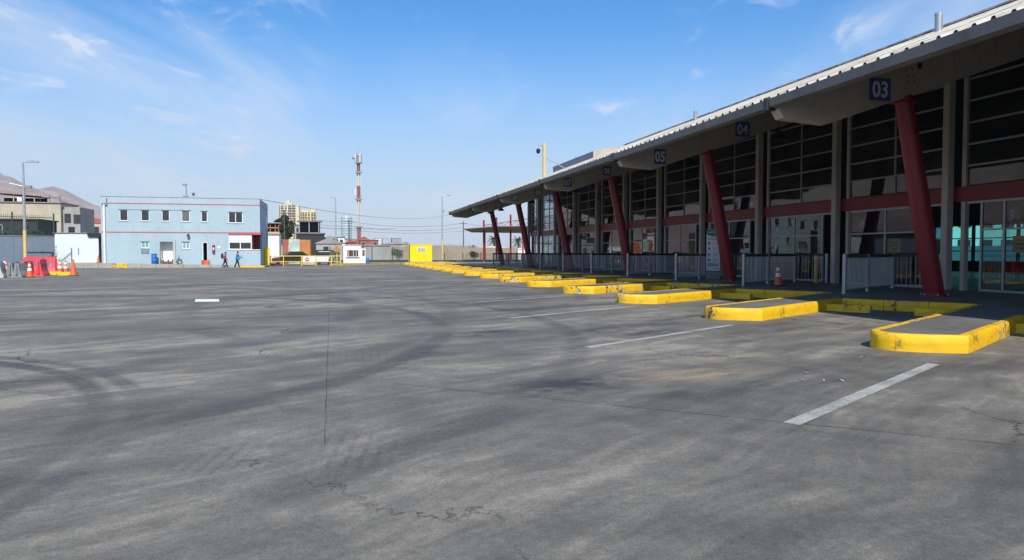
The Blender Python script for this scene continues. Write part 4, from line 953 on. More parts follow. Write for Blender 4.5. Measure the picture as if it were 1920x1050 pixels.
for q, (x, y, l) in enumerate(((-19.2, 47.6, 1.3), (-17.6, 48.0, 1.2), (-16.6, 49.3, .8), (-15.6, 48.3, 1.2))):
    o = MB().extr([(-.12, 0), (-.10, .17), (-.06, .2), (.06, .2), (.10, .17), (.12, 0)], 'x', -l / 2, l / 2).build('kerb_block', 'kerb', org=(0, 0, 0)); o.location = (x, y, 0); o.rotation_euler = (0, 0, R(-14))
    tag(o, f'yellow concrete kerb block under the barriers, {["leftmost", "second from left", "third from left", "rightmost"][q]} of four', 'kerb block', 'yellow kerb blocks by the barriers')

def house(name, label, x0, x1, y0, depth, z1, wm, rm='roofgrey', wins=(), z0=0, gable=None, cat='house', over=.15):
    t = thing(name, label, cat, ((x0 + x1) / 2, y0, z0))
    MB().box(x0, x1, y0, y0 + depth, z0 - .1, z1).build('wall', wm, t)
    if gable:
        MB().extr([(x0 - over, z1 + .01), (x1 + over, z1 + .01), (x1 + over, z1 + .08), ((x0 + x1) / 2, z1 + gable), (x0 - over, z1 + .08)], 'y', y0 - over, y0 + depth + over).build('roof', rm, t)
    else: MB().box(x0 - over, x1 + over, y0 - over, y0 + depth + over, z1 + .005, z1 + .14).build('roof', rm, t)
    for (a, b_, c, e) in wins:
        w = MB().box(a - .06, a, y0 - .05, y0 - .002, c, e).box(b_, b_ + .06, y0 - .05, y0 - .002, c, e).box(a - .06, b_ + .06, y0 - .05, y0 - .002, e, e + .06).box(a - .06, b_ + .06, y0 - .07, y0 - .002, c - .06, c).build('window', 'housegrey', t)
        MB().box(a + .003, b_ - .003, y0 - .03, y0 - .004, c + .003, e - .003).build('pane', 'winglass', w)
    return t
ch = house('concrete_house', 'unfinished tan concrete house with dark roof shelter behind the yard wall', -39.8, -32.2, 98, 6, 7.3, 'tan', 'concrete', (), 0)
MB().box(-32.2, -30.3, 98.6, 104, -.1, 6.9).build('side_wing', 'housegrey', ch)
for a, c in ((-32.0, 5.0), (-31.0, 4.9), (-31.6, 3.4)): MB().box(a, a + .7, 98.55, 98.598, c, c + 1.1).build('window', 'winglass', ch)
for x in (-39.4, -37.4, -35.2): MB().box(x, x + .1, 98.4, 98.5, 7.44, 8.4).build('shelter_post', 'wood', ch)
MB().loft([[(-39.7, 98.2, 8.45), (-34.7, 98.2, 8.1), (-34.7, 102, 8.1), (-39.7, 102, 8.45)], [(-39.7, 98.2, 8.52), (-34.7, 98.2, 8.17), (-34.7, 102, 8.17), (-39.7, 102, 8.52)]]).build('shelter_roof', 'dark', ch); MB().box(-39.6, -34.9, 101.6, 101.8, 7.44, 8.1).build('shelter_back', 'tarp', ch)
o = MB().box(-37.0, -36.5, 98.45, 98.6, 7.5, 8.05).build('hung_washing', 'white', ch)
for x in (-34.4, -33.4, -32.3): MB().box(x, x + .05, 98.1, 98.15, 7.44, 8.3).build('railing_post', 'rail', ch)
MB().box(-34.4, -32.25, 98.1, 98.14, 7.95, 8.0).build('railing', 'rail', ch)
house('low_house', 'low dark-walled house behind the picket fence at left', -44, -29, 82, 5, 4.6, 'tarp', 'tarp', ((-33.2, -32.2, 3.3, 4.1),))  # walls and roof have the dark tarp colour
house('tan_house', 'tan and brown house seen between concrete house and blue building', -41.2, -36.6, 132, 8, 6.2, 'tan', 'brick', ((-38.6, -37.8, 4.6, 5.6),), 0, .9)
# hills
hm = MB(); nx, ny = 150, 30
def hz(a, t):
    dg = max(-124.9, min(-10.95, math.degrees(a))); fall = 1
    tab = [(-125, 170), (-100, 260), (-80, 210), (-60, 290), (-40, 230), (-26, 215), (-21.6, 182), (-18.5, 140), (-16, 104), (-13, 45), (-10.9, 0)]
    for (a0, h0), (a1, h1) in zip(tab, tab[1:]):
        if a0 <= dg <= a1 + .01: ridge = h0 + (h1 - h0) * (dg - a0) / (a1 - a0)
    ridge += 14 * noise.noise((a * 22, 9.7, 0))
    s = math.sin(min(t, 1) * math.pi / 2) ** 1.15 if t <= 1 else 1 - (t - 1) * .5
    w_ = noise.fractal(Vector((a * 26, t * 4.5, 1.7)), 1.0, 2.0, 5)
    return (ridge * s + 26 * w_ * s) * fall - 6
rows = []
for i in range(nx + 1):
    a = R(-125) + (R(-11) - R(-125)) * i / nx
    rows.append([(math.sin(a) * (1250 + 750 * j / ny * 1.3), math.cos(a) * (1250 + 750 * j / ny * 1.3), hz(a, j / ny * 1.3)) for j in range(ny + 1)])
hm.loft(rows, cap=False, close=False); tag(hm.build('hills', 'hill', smooth=True), kind='structure')

# ------------------------------------------------------------------ gate, booth and the far edge of the yard
fk = thing('entry_gate', 'yellow steel gate of rails and posts across the yard exit', 'gate', (-3, 76, 0))
for x in (-6.3, -5.05, -3.3, -1.9, -.35, .55): MB().tube([(x, 76, 0), (x, 76, 1.05)], .045, 8).build('post', 'yellow', fk)
MB().tube([(-6.3, 76, 1.0), (.55, 76, 1.0)], .04, 8).build('rail', 'yellow', fk); MB().tube([(-6.3, 76, .45), (.55, 76, .45)], .03, 8).build('rail', 'yellow', fk)
for q in range(9): MB().tube([(-1.8 + .24 * q, 76.0, .1), (-1.8 + .24 * q, 76.0, .97)], .012, 6).build('bar', 'galv', fk)
gb = thing('gate_board', 'white board with round red no-entry sign fixed on the yellow gate', 'sign', (-2.75, 75.9, 0))
MB().box(-3.2, -2.0, 75.88, 75.93, .12, .96).build('board', 'mint', gb); sg = MB().tube([(-2.75, 75.875, .66), (-2.75, 75.86, .66)], .2, 24).build('disc', 'stripe', gb); MB().box(-2.88, -2.62, 75.85, 75.858, .63, .69).build('bar', 'white', sg); MB().box(-3.18, -2.02, 75.872, 75.879, .13, .42).build('lower_panel', 'wood', gb)
bp = thing('gate_pillar', 'thick yellow pillar at the corner of the blue building', 'pillar', (-6.5, 75.2, 0)); MB().cbox(-6.78, -6.32, 75.0, 75.4, 0, 1.75, .02).build('shaft', 'lemon', bp); MB().box(-6.82, -6.28, 74.96, 75.44, 1.751, 1.80).build('cap', 'lemon', bp)
rb = thing('red_barrier_rail', 'small red tubular crowd barrier behind the yellow gate', 'barrier', (-5.9, 77, 0))
MB().tube([(-6.25, 77, 0), (-6.25, 77, .75), (-5.45, 77, .75), (-5.45, 77, 0)], .025, 6).build('frame', 'stripe', rb)
for q in range(6): MB().tube([(-6.14 + .12 * q, 77, .12), (-6.14 + .12 * q, 77, .74)], .010, 5).build('bar', 'stripe', rb)
MB().tube([(-6.25, 77, .12), (-5.45, 77, .12)], .014, 5).build('lower_rail', 'stripe', rb)
def car(loc, rz, m, label):
    t = thing('parked_car', label, 'car', loc); t.rotation_euler = (0, 0, rz)
    def add(b, n, mm, par=t, sm=False):
        o = bpy.data.objects.new(n, b.mesh(n, M[mm], smooth=sm)); COL.objects.link(o); o.parent = par; return o
    side = [(-2.05, .32), (-2.08, .62), (-1.95, .82), (-1.0, .92), (1.55, .95), (2.0, .86), (2.08, .6), (2.05, .32)]
    body = MB().loft([[(x * .97, -.80, z) for x, z in side], [(x, -.85, z) for x, z in side], [(x, .85, z) for x, z in side], [(x * .97, .80, z) for x, z in side]]); bo = add(body, 'body', m, t, True)
    cab = [(-1.1, .925), (-.45, 1.42), (.9, 1.44), (1.65, .955)]
    add(MB().loft([[(x, -.76, z) for x, z in cab], [(x * .92, -.62 if z > 1 else -.74, z + .01) for x, z in cab], [(x * .92, .62 if z > 1 else .74, z + .01) for x, z in cab], [(x, .76, z) for x, z in cab]]), 'cabin', 'winglass', t, True)
    add(MB().loft([[(-.42, -.62, 1.435), (.86, -.62, 1.45), (.86, .62, 1.45), (-.42, .62, 1.435)], [(-.36, -.5, 1.475), (.78, -.5, 1.485), (.78, .5, 1.485), (-.36, .5, 1.475)]]), 'roof', m, t)
    for x in (-1.3, 1.28):
        for y in (-.78, .78):
            w = add(MB().tube([(x, y - .1, .31), (x, y + .1, .31)], .31, 20), 'wheel', 'tyre', t, True); add(MB().tube([(x, y - .106, .31), (x, y + .106, .31)], .19, 14), 'rim', 'chrome', w)
    for y in (-.6, .6): add(MB().cbox(-2.1, -2.0, y - .16, y + .16, .62, .76, .02), 'headlight', 'white', t); add(MB().cbox(2.0, 2.1, y - .12, y + .12, .68, .82, .02), 'tail_light', 'stripe', t)
car((-4.35, 80.2, 0), R(12), 'carpaint', 'dark car with bright windscreen parked behind the yellow gate'); car((-1.2, 83.5, 0), R(80), 'white', 'white car parked behind the gate near the booth')
# pavement strip with yellow kerb under the booth
sp_ = [(.3, 79.5), (3.2, 82.6), (9.2, 90.5), (14.5, 91.0), (14.5, 98.8), (-.6, 98.8), (-.6, 80.5)]
fs = MB().prism(sp_, -.02, .14).build('gatehouse_pavement', 'concrete'); tag(fs, kind='structure')
pts = [Vector((x, y, 0)) for x, y in [sp_[-1]] + sp_[:4]]
for p, q in zip(pts, pts[1:]):
    n = max(1, round((q - p).length / 1.5)); t_ = (q - p).normalized()
    for k in range(n): kerb_piece(list(reversed([p.lerp(q, (k + 1) / n) - t_ * .01, p.lerp(q, k / n) + t_ * .01])), fs, h=.15, jit=.003) if False else kerb_piece([p.lerp(q, k / n) + t_ * .01, p.lerp(q, (k + 1) / n) - t_ * .01], fs, h=.15, jit=.003, width=-.14, outw=-.006)
bo_ = thing('guard_booth', 'small white guard booth with window and side door', 'booth', (2, 85, .14))
MB().extr([(.92, .14), (2.92, .14), (2.92, 2.10), (2.86, 2.18), (1.05, 2.18), (.92, 2.05)], 'y', 85, 86.6).build('body', 'white', bo_)
w = MB().box(1.30, 2.66, 84.93, 84.998, .84, .90).box(1.30, 2.66, 84.95, 84.998, 1.64, 1.70).box(1.30, 1.36, 84.95, 84.998, .90, 1.64).box(2.60, 2.66, 84.95, 84.998, .90, 1.64).build('window', 'white', bo_); MB().box(1.36, 2.60, 84.975, 84.997, .90, 1.64).build('pane', 'winglass', w)
for x, mm in ((1.44, 'housegrey'), (1.75, 'redband'), (1.98, 'housegrey'), (2.3, 'housegrey')): MB().box(x, x + .14, 84.965, 84.974, .92, 1.62).build('curtain', mm, w)
MB().box(2.93, 3.42, 85.1, 86.5, .14, 1.82).build('porch', 'white', bo_); MB().box(.86, 2.98, 84.9, 86.7, 2.182, 2.23).build('roof_slab', 'white', bo_); MB().box(3.05, 3.34, 85.07, 85.098, .98, 1.68).build('door_pane', 'winglass2', bo_)
MB().box(1.2, 2.76, 84.9, 84.998, .76, .82).build('sill', 'concrete', bo_)
bd_ = thing('small_barrel', 'small blue drum beside the white guard booth', 'barrel', (3.65, 85.2, .14)); MB().lathe((3.65, 85.2, .14), [(.19, 0), (.2, .05), (.2, .5), (.17, .56)], 16).build('drum', 'bluep', bd_, smooth=True); MB().lathe((3.65, 85.2, .70), [(.15, 0), (.15, .02)], 16).build('lid', 'bluep', bd_)
os_ = thing('orange_sign', 'orange lobed warning sign on a post left of the guard booth', 'sign', (.2, 82.2, .14)); MB().tube([(.2, 82.2, .14), (.2, 82.2, 1.35)], .05, 8).build('post', 'ochre', os_)
MB().loft([[(.2 + (.34 + .04 * math.cos(4 * a)) * math.cos(a), y, 1.68 + (.34 + .04 * math.cos(4 * a)) * math.sin(a)) for a in [2 * math.pi * q / 32 for q in range(32)]] for y in (82.1, 82.16)]).build('face', 'rust', os_); MB().box(.1, .3, 82.05, 82.35, 1.35, 1.4).build('clamp', 'rail', os_)
yb = thing('yellow_cabinet', 'big bright yellow equipment cabinet with blue sign plate', 'cabinet', (10.7, 92, .14))
MB().cbox(9.25, 12.05, 92.0, 93.6, .14, 2.33, .02).build('body', 'lemon', yb); MB().box(9.2, 12.1, 91.95, 93.65, 2.331, 2.40).build('lid', 'lemon', yb)
for x in (10.18, 11.12): MB().box(x - .006, x + .006, 91.994, 91.999, .2, 1.42).build('door_seam', 'ochre', yb)
MB().box(9.3, 12.0, 91.994, 91.999, 1.42, 1.435).build('door_seam', 'ochre', yb)
MB().box(10.98, 11.03, 91.95, 91.998, .8, 1.0).build('handle', 'rail', yb)
MB().box(9.2, 12.1, 91.9, 93.7, .12, .2).build('plinth', 'concrete', yb)
pl = MB().box(10.2, 11.2, 91.975, 91.995, 1.50, 2.02).build('sign_plate', 'sign_white', yb); MB().box(10.25, 11.15, 91.966, 91.974, 1.55, 1.97).build('print', 'sign_blue', pl)
for k in range(2):
    for q in range(5): MB().box(10.32 + .16 * q, 10.43 + .16 * q, 91.958, 91.965, 1.62 + .17 * k, 1.74 + .17 * k).build('lettering', 'sign_white', pl)
def picket_fence(label, p, q, h, step, m, base=None, z=.0):
    p, q = Vector(p), Vector(q); t = thing('picket_fence', label, 'fence', tuple(p)); dd = (q - p).normalized(); l = (q - p).length
    pm = MB().box(-.014, .014, -.014, .014, base or .05, h).mesh('picket', M[m])
    for k in range(int(l / step)): inst(pm, 'picket', t, p + dd * step * k)
    for zz in (h - .12, (base or .05) + .12): MB().bar(p + Vector((0, 0, zz)), q + Vector((0, 0, zz)), .03, .04).build('rail', m, t)
    k = 0.0
    while k < l: c = p + dd * k; MB().box(c.x - .05, c.x + .05, c.y - .05, c.y + .05, 0, h + .12).build('post', 'bottle', t); k += 2.6
    if base: MB().bar(p + Vector((0, 0, base / 2)), q + Vector((0, 0, base / 2)), .15, base - .01).build('plinth', 'bottle', t)
picket_fence('tall green picket fence between guard booth and yellow cabinet', (-.6, 94.2, 0), (9.2, 94.2, 0), 1.98, .19, 'picket', .42); picket_fence('lower green picket fence right of the yellow cabinet', (12.3, 100.5, 0), (27, 100.5, 0), 1.26, .21, 'picket', .30)
bw = thing('brown_wall', 'long weathered brown boundary wall behind the picket fences', 'wall', (15, 118, 0))
for q in range(8): MB().box(-2 + 4 * q + .01, 2 + 4 * q - .01, 118, 118.3, -.05, 2.35 - .02 * q).build('panel', 'brown', bw)
MB().box(-2, 30, 117.95, 118.35, 2.36, 2.42).build('coping', 'roofgrey', bw)
street_lamp((15.03, 103.5, 0), 9.5, 'tall grey street lamp with pale base right of the yellow cabinet', .7, 3.2, 7.2); street_lamp((.13, 108, 0), 9.3, 'tall grey street lamp behind the guard booth with short arm', .15, 0, None, -1)
ty = thing('tyre', 'black tyre lying at the foot of the right street lamp', 'tyre', (15.6, 98, 0)); MB().tube([(15.6 + .38 * math.cos(a), 98 + .38 * math.sin(a), .15) for a in [2 * math.pi * q / 20 for q in range(21)]], .15, 8).build('casing', 'tyre', ty, smooth=True); MB().tube([(15.6 + .24 * math.cos(a), 98 + .24 * math.sin(a), .15) for a in [2 * math.pi * q / 20 for q in range(21)]], .05, 6).build('bead', 'black', ty)
# telecom mast
ms = thing('telecom_mast', 'tall red and white banded telecom mast with antennas at the top', 'mast', (6.5, 205, 0)); mx, my = 6.5, 205
bands = [(0, 4.2, 'mast_white'), (4.2, 8.2, 'mast_red'), (8.2, 16.0, 'mast_white'), (16.0, 19.8, 'mast_red'), (19.8, 23.4, 'mast_white'), (23.4, 26.0, 'mast_red')]
for z0, z1, m in bands:
    b = MB(); r0, r1 = .62 - .008 * z0, .62 - .008 * z1
    for k in range(3):
        a = 2 * math.pi * k / 3 + .5; a2 = 2 * math.pi * (k + 1) / 3 + .5
        b.tube([(mx + r0 * math.cos(a), my + r0 * math.sin(a), z0), (mx + r1 * math.cos(a), my + r1 * math.sin(a), z1)], .11, 6)
        n = max(2, round((z1 - z0) / .9))
        for q in range(n):
            za, zb = z0 + (z1 - z0) * q / n, z0 + (z1 - z0) * (q + 1) / n; b.tube([(mx + r0 * math.cos(a), my + r0 * math.sin(a), za), (mx + r0 * math.cos(a2), my + r0 * math.sin(a2), zb)], .05, 4); b.tube([(mx + r0 * math.cos(a2), my + r0 * math.sin(a2), za), (mx + r0 * math.cos(a), my + r0 * math.sin(a), zb)], .05, 4)
    b.tube([(mx, my, z0 + .01), (mx, my, z1 - .01)], .24, 8)
    b.build('mast_section', m, ms)
for z in (8.3, 15.9, 23.3): MB().lathe((mx, my, z), [(.75, 0), (.9, .05), (.9, .35), (.75, .4)], 12).build('platform_ring', 'mull', ms)
for k in range(6):
    a = 2 * math.pi * k / 6; MB().cbox(mx + .8 * math.cos(a) - .18, mx + .8 * math.cos(a) + .18, my + .8 * math.sin(a) - .18, my + .8 * math.sin(a) + .18, 26.3, 28.6, .05).build('panel_antenna', 'mast_white' if k % 2 else 'wall_grey', ms)
MB().lathe((mx, my, 26.0), [(1.0, 0), (1.0, .2), (.3, .25), (.3, 2.2)], 12).build('headframe', 'mull', ms); MB().tube([(mx - 1.0, my - .6, 27.4), (mx - 1.7, my - .8, 27.4)], .35, 12).build('dish', 'mull', ms); MB().tube([(mx, my, 28), (mx, my, 31.5)], .05, 6).build('lightning_rod', 'galv', ms); MB().cbox(mx - 1.2, mx - .7, my - .5, my, 17.2, 19.0, .05).build('equipment_box', 'mast_white', ms)
# towers
def tower(name, label, x0, x1, y, dep, z1, m, floors, cols, crown=None):
    t = thing(name, label, 'apartment tower', ((x0 + x1) / 2, y, 0)); MB().box(x0, x1, y, y + dep, -1, z1).build('shaft', m, t); fh = z1 / floors; win_ = MB(); slab = MB()
    for f in range(1, floors):
        zf = fh * f
        for (a, b_) in cols:
            win_.box(a, b_, y - .15, y - .02, zf + .55, zf + fh * .86); slab.box(a - .3, b_ + .3, y - 1.2, y - .02, zf + .05, zf + .5)
        for q in range(4): win_.box(x1 + .02, x1 + .15, y + 2 + dep / 4.6 * q, y + 4.5 + dep / 4.6 * q, zf + .6, zf + fh * .82)
    o = win_.build('windows', 'winglass2', t); o['kind'] = 'stuff'; o = slab.build('balconies', m, t); o['kind'] = 'stuff'
    for a, b_, za, zb in crown or (): MB().box(a, b_, y + 2, y + dep - 2, za, zb).build('roof_block', m, t)
tower('apartment_tower', 'taller cream apartment tower with stacked balconies, left of the pair', -60.5, -38.5, 838, 22, 54.0, 'cream', 19, ((-59.8, -58.6), (-57.6, -55), (-53.6, -52), (-50.2, -46.5), (-45.8, -42.5)), ((-54, -46, 54.02, 57), (-51.5, -48.5, 57.02, 60)))
tower('apartment_tower', 'shorter yellowish apartment tower, right of the pair', -37.6, -20.6, 832, 20, 46.5, 'creamy', 16, ((-36.9, -35.4), (-34.6, -32.6), (-31.6, -30), (-28.6, -27), (-25.2, -23.4), (-22.6, -20.9)), ((-36, -28, 46.52, 48.6), (-26, -21, 46.52, 50.5)))
house('cream_block', 'low cream block behind the dark tree beside the blue building', -22.5, -16.0, 300, 10, 14.5, 'creamy', 'cream', ((-21.5, -20.3, 10.5, 12), (-19.2, -18, 10.5, 12), (-21.5, -20.3, 6.5, 8), (-19.2, -18, 6.5, 8)), 0, None, 'building')
rt = thing('round_tower', 'round pale glass tower in the distance beside the mast', 'tower', (14.3, 925, 0)); MB().lathe((14.3, 925, -1), [(6.7, 0), (6.7, 46), (6.2, 47)], 40).build('shaft', 'glasswall', rt, smooth=True)
b = MB()
for f in range(1, 15): b.lathe((14.3, 925, 3.1 * f), [(6.78, 0), (6.78, .7)], 40)
o = b.build('floor_bands', 'winglass2', rt); o['kind'] = 'stuff'; MB().lathe((14.3, 925, 46), [(4, 0), (4, 2), (3, 2.3)], 20).build('roof_drum', 'glasswall', rt); MB().box(20.9, 22.2, 924, 930, -1, 40).build('stair_shaft', 'glasswall', rt)

def tree(loc, label, h, rad, m='leaf', clumps=9, per=230, size=.30):
    t = thing('tree', label, 'tree', loc); x, y, z = loc; tr = MB().tube([(x, y, z), (x + .1, y, z + h * .25), (x - .1, y, z + h * .5)], [h * .035, h * .028, h * .018], 8); cr = MB()
    for k in range(clumps):
        a = 2.4 * k; q = k / clumps; rr = rad * (.55 if q < .8 else .25); c = (x + rr * math.cos(a) * random.uniform(.5, 1.1), y + rr * math.sin(a) * .8, z + h * (.36 + .55 * q)); tr.tube([(x, y, z + h * (.2 + .25 * q)), c], [h * .012, h * .004], 5); leaf_cloud(cr, c, rad * random.uniform(.32, .5), per, size, .8)
    tr.build('trunk', 'trunk', t, smooth=True); cr.build('crown', m, t)
tree((-10.9, 166, 0), 'dark evergreen tree in front of the cream towers', 10.3, 2.6, 'leaf', 12, 260, .28)
# houses on the slope beyond the gate
house('gate_house', 'small white house with veranda windows right of the blue building', -9.2, -6.8, 95, 4, 3.6, 'white', 'roofgrey', (), 0); 
gh = thing('veranda', 'timber veranda with small panes above the white house wall', 'veranda', (-8, 94.6, 3.75)); MB().box(-9.2, -6.75, 94.9, 97, 3.75, 3.95).build('floor', 'wood', gh)
for x in (-9.1, -8.5, -7.9, -7.3, -6.9): MB().box(x, x + .12, 94.9, 95.0, 3.95, 5.0).build('post', 'brick', gh)
MB().box(-9.3, -6.6, 94.7, 97.3, 5.0, 5.12).build('roof', 'roofgrey', gh); MB().box(-9.1, -6.9, 96, 96.1, 3.95, 5.0).build('back', 'dark', gh); MB().box(-9.1, -6.85, 94.93, 94.97, 4.42, 4.5).build('rail', 'wood', gh)
hd_ = thing('hoarding', 'patchwork hoarding of brick-red, mural and rusty orange panels', 'hoarding', (-4.6, 92, 0))
MB().box(-6.2, -5.52, 92, 92.08, .0, 2.95).build('panel', 'brick', hd_); MB().box(-5.5, -4.2, 92.02, 92.1, .0, 2.98).build('panel', 'mural', hd_); MB().box(-4.18, -2.95, 92, 92.08, .0, 2.92).build('panel', 'rust', hd_); MB().loft([[(-6.3, 91.97, .6), (-4.3, 91.97, .6), (-4.3, 92.0, .6), (-6.3, 92.0, .6)], [(-6.3, 91.97, 1.02), (-4.3, 91.97, .95), (-4.3, 92.0, .95), (-6.3, 92.0, 1.02)]]).build('board', 'wood', hd_)
for x in (-6.25, -5.0, -3.6, -2.9): MB().box(x, x + .08, 92.12, 92.2, 0, 3.1).build('post', 'trunk', hd_)
house('tin_house', 'dark framed house with open upper floor behind the hoarding', -5.6, -1.6, 112, 6, 4.2, 'tarp', 'roofgrey', (), 0); up = thing('roof_terrace', 'dark covered roof terrace above the tin houses', 'shelter', (-3.5, 114, 4.4))
for x in (-5.2, -3.8, -2.4): MB().box(x, x + .12, 112.2, 112.32, 4.4, 6.0).build('post', 'galv', up)
MB().box(-5.5, -1.9, 112, 116, 6.0, 6.12).build('roof', 'roofgrey', up); MB().box(-5.2, -2.2, 115, 115.1, 4.4, 6.0).build('back', 'tarp', up)
house('grey_house', 'long low grey tin-roofed house right of the hoarding', -2.6, 1.0, 106, 5, 2.6, 'housegrey', 'roofgrey', ((-1.6, -.9, 1.5, 2.2),), 0, .9); house('tarp_shed', 'dark tarpaulin fence panel behind the yellow gate', -2.7, .6, 98, .3, 1.55, 'tarp', 'tarp', (), 0, None, 'screen', .02)
house('white_cottage', 'small white cottage beyond the tarpaulin near the street lamp', .6, 2.6, 125, 5, 2.9, 'white', 'roofgrey', ((1.2, 1.7, 1.8, 2.4),), 0); house('red_roof_house', 'house with red tin roof below the telecom mast', 3.0, 8.4, 150, 7, 3.2, 'housegrey', 'roofred', ((4, 4.8, 2, 2.8),), 0, 1.4)
house('block_house', 'pale flat-roofed house left of the round tower base', .5, 5.2, 170, 7, 4.3, 'tan', 'concrete', ((2, 3, 2.6, 3.6),), 0); house('grey_shed', 'grey corrugated shed right of the guard booth', 4.0, 7.8, 106, 5, 2.35, 'roofgrey', 'roofgrey', (), 0)
for q, (x0, x1, y, z1, m, lb) in enumerate(((16, 18.6, 303, 7.1, 'white', 'white storage tank block, left of two beyond the fence'), (19.2, 21.9, 303, 7.0, 'glasswall', 'pale bluish storage block, right of two beyond the fence'), (23.0, 26.8, 303, 7.2, 'housegrey', 'dark grey ribbed block beyond the yellow cabinet'))):
    t = house('far_block', lb, x0, x1, y, 5, z1, m, 'roofgrey', (), 0, None, 'building')
    for k in range(4): MB().box(x0 + .3 + (x1 - x0) / 4 * k, x0 + .55 + (x1 - x0) / 4 * k, y - .12, y - .01, 1, z1 - .4).build('rib', 'wall_grey', t)
house('far_warehouse', 'low pale warehouse roof beyond the brown wall', 27, 44, 230, 10, 3.2, 'white', 'roofgrey', ((30, 31, 1.2, 2.2), (34, 35, 1.2, 2.2)), 0, .8, 'warehouse'); house('white_shed', 'long white shed beyond the low fence near the canopy', 22.0, 34.0, 128, 5, 2.0, 'white', 'white', (), 0, .5, 'shed')
house('beige_house', 'beige flat house showing above the yellow cabinet', 14.2, 18.5, 190, 6, 3.9, 'tan', 'concrete', ((15, 16, 2.2, 3.2),), 0); house('yellow_house', 'pale house beside the mast seen over the picket fence', 9.0, 12.8, 160, 6, 2.9, 'mint', 'roofgrey', ((10, 11, 1.7, 2.5),), 0)
for q, (x0, x1, y, z1, wm, rm, gb_, lb) in enumerate((
    (-1.9, .3, 118, 3.5, 'housegrey', 'roofgrey', .5, 'grey stepped house roof above the long tin-roofed house'),
    (-.2, 1.7, 136, 4.1, 'white', 'concrete', None, 'narrow white house front left of the street lamp pole'),
    (1.9, 3.3, 122, 3.0, 'brick', 'roofred', .4, 'small brick house just left of the guard booth roof'),
    (4.4, 7.6, 132, 3.55, 'brick', 'concrete', None, 'flat brick-red house directly under the telecom mast'),
    (7.9, 11.0, 124, 2.75, 'housegrey', 'roofgrey', .35, 'low grey house behind the picket fence right of the mast'),
    (-7.0, -5.5, 135, 6.2, 'housegrey', 'concrete', None, 'grey upper storey beside the dark evergreen tree'),
    (10.8, 14.0, 140, 2.9, 'tan', 'roofgrey', .5, 'tan house top just left of the yellow cabinet'),
    (20.0, 24.0, 160, 2.7, 'white', 'roofgrey', .4, 'white house top beyond the brown wall at the street lamp'))):
    house('small_house', lb, x0, x1, y, 5, z1, wm, rm, ((x0 + .3, x0 + .8, z1 - 1.2, z1 - .4), (x1 - .8, x1 - .3, z1 - 1.2, z1 - .4)), 0, gb_)
bush((8.2, 97.5, 0), 'green bush behind the tall picket fence', .8, 2.0, 5, 'leaf2', .09); bush((20.5, 108, 0), 'low green bush behind the lower picket fence', .9, 1.7, 5, 'leaf2', .09)
# utility poles and cables
for q, (x, y, h, lb) in enumerate(((2.4, 130, 7.2, 'thin utility pole behind the grey house'), (24.5, 140, 7.5, 'thin utility pole beyond the brown wall'), (-8.3, 128, 8.5, 'thin utility pole behind the white house'))):
    t = thing('utility_pole', lb, 'pole', (x, y, 0)); MB().tube([(x, y, 0), (x, y, h)], [.13, .09], 8).build('pole', 'trunk', t); MB().box(x - .8, x + .8, y - .05, y + .05, h - .5, h - .4).build('crossarm', 'trunk', t)
for q, (a, b_, sag, lb) in enumerate((((-8.3, 128, 8.1), (2.4, 130, 6.8), .5, 'power cable from the white house pole to the middle pole'), ((-8.3, 128, 7.2), (2.4, 130, 6.0), .4, 'lower power cable behind the hoarding'), ((2.4, 130, 6.8), (24.5, 140, 7.1), .8, 'power cable running right past the mast'), ((2.4, 130, 6.0), (24.5, 140, 6.3), .7, 'lower power cable running right past the mast'), ((24.5, 140, 7.1), (48, 150, 7.1), .8, 'power cable beyond the canopy'), ((-6.85, 72, 6.4), (30, 190, 11.5), 1.5, 'long thin cable from the blue building roof towards the terminal'))):
    a, b_ = Vector(a), Vector(b_); o = MB().tube([a.lerp(b_, k / 14) - Vector((0, 0, sag * 4 * (k / 14) * (1 - k / 14))) for k in range(15)], .022, 5).build('power_cable', 'black', org=tuple(a)); tag(o, lb, 'cable', 'overhead cables')
# ------------------------------------------------------------------ canopy beyond the terminal, palms
cn = thing('side_canopy', 'thin winged canopy on tall red posts beyond the terminal end', 'canopy', (21, 95, .1))
MB().loft([[(16.4, 94.2, 4.45), (20.5, 92.0, 4.75), (27.0, 91.6, 4.82), (27.0, 99, 4.10), (18.5, 99, 4.15)], [(16.4, 94.2, 4.50), (20.5, 92.0, 4.83), (27.0, 91.6, 4.92), (27.0, 99, 4.35), (18.5, 99, 4.38)]]).build('roof_wing', 'brown', cn)
for x, y, z, m in ((19.4, 95, 5.7, 'red'), (21.7, 97.5, 6.2, 'red'), (23.1, 95, 6.5, 'red'), (24.4, 93.4, 5.6, 'stripe'), (20.2, 98.3, 4.6, 'rail')): MB().tube([(x, y, 0), (x, y, z)], .13, 12).build('post', m, cn, smooth=True)  # brighter red on the front post paints in the sun falling on it
MB().bar((19.4, 95, 5.0), (26.5, 94.6, 6.1), .08).build('truss_chord', 'redband', cn); MB().bar((19.4, 95, 4.72), (26.5, 94.6, 5.0), .08).build('truss_chord', 'redband', cn)
for k in range(7):
    x = 20 + k; MB().bar((x, 95, 4.72 + .04 * (x - 19.4)), (x, 95, 5.0 + .155 * (x - 19.4)), .05).build('truss_web', 'redband', cn); MB().bar((x, 95, 4.72 + .04 * (x - 19.4)), (x + .95, 95, 5.0 + .155 * (x - 18.5)), .05).build('truss_web', 'redband', cn)
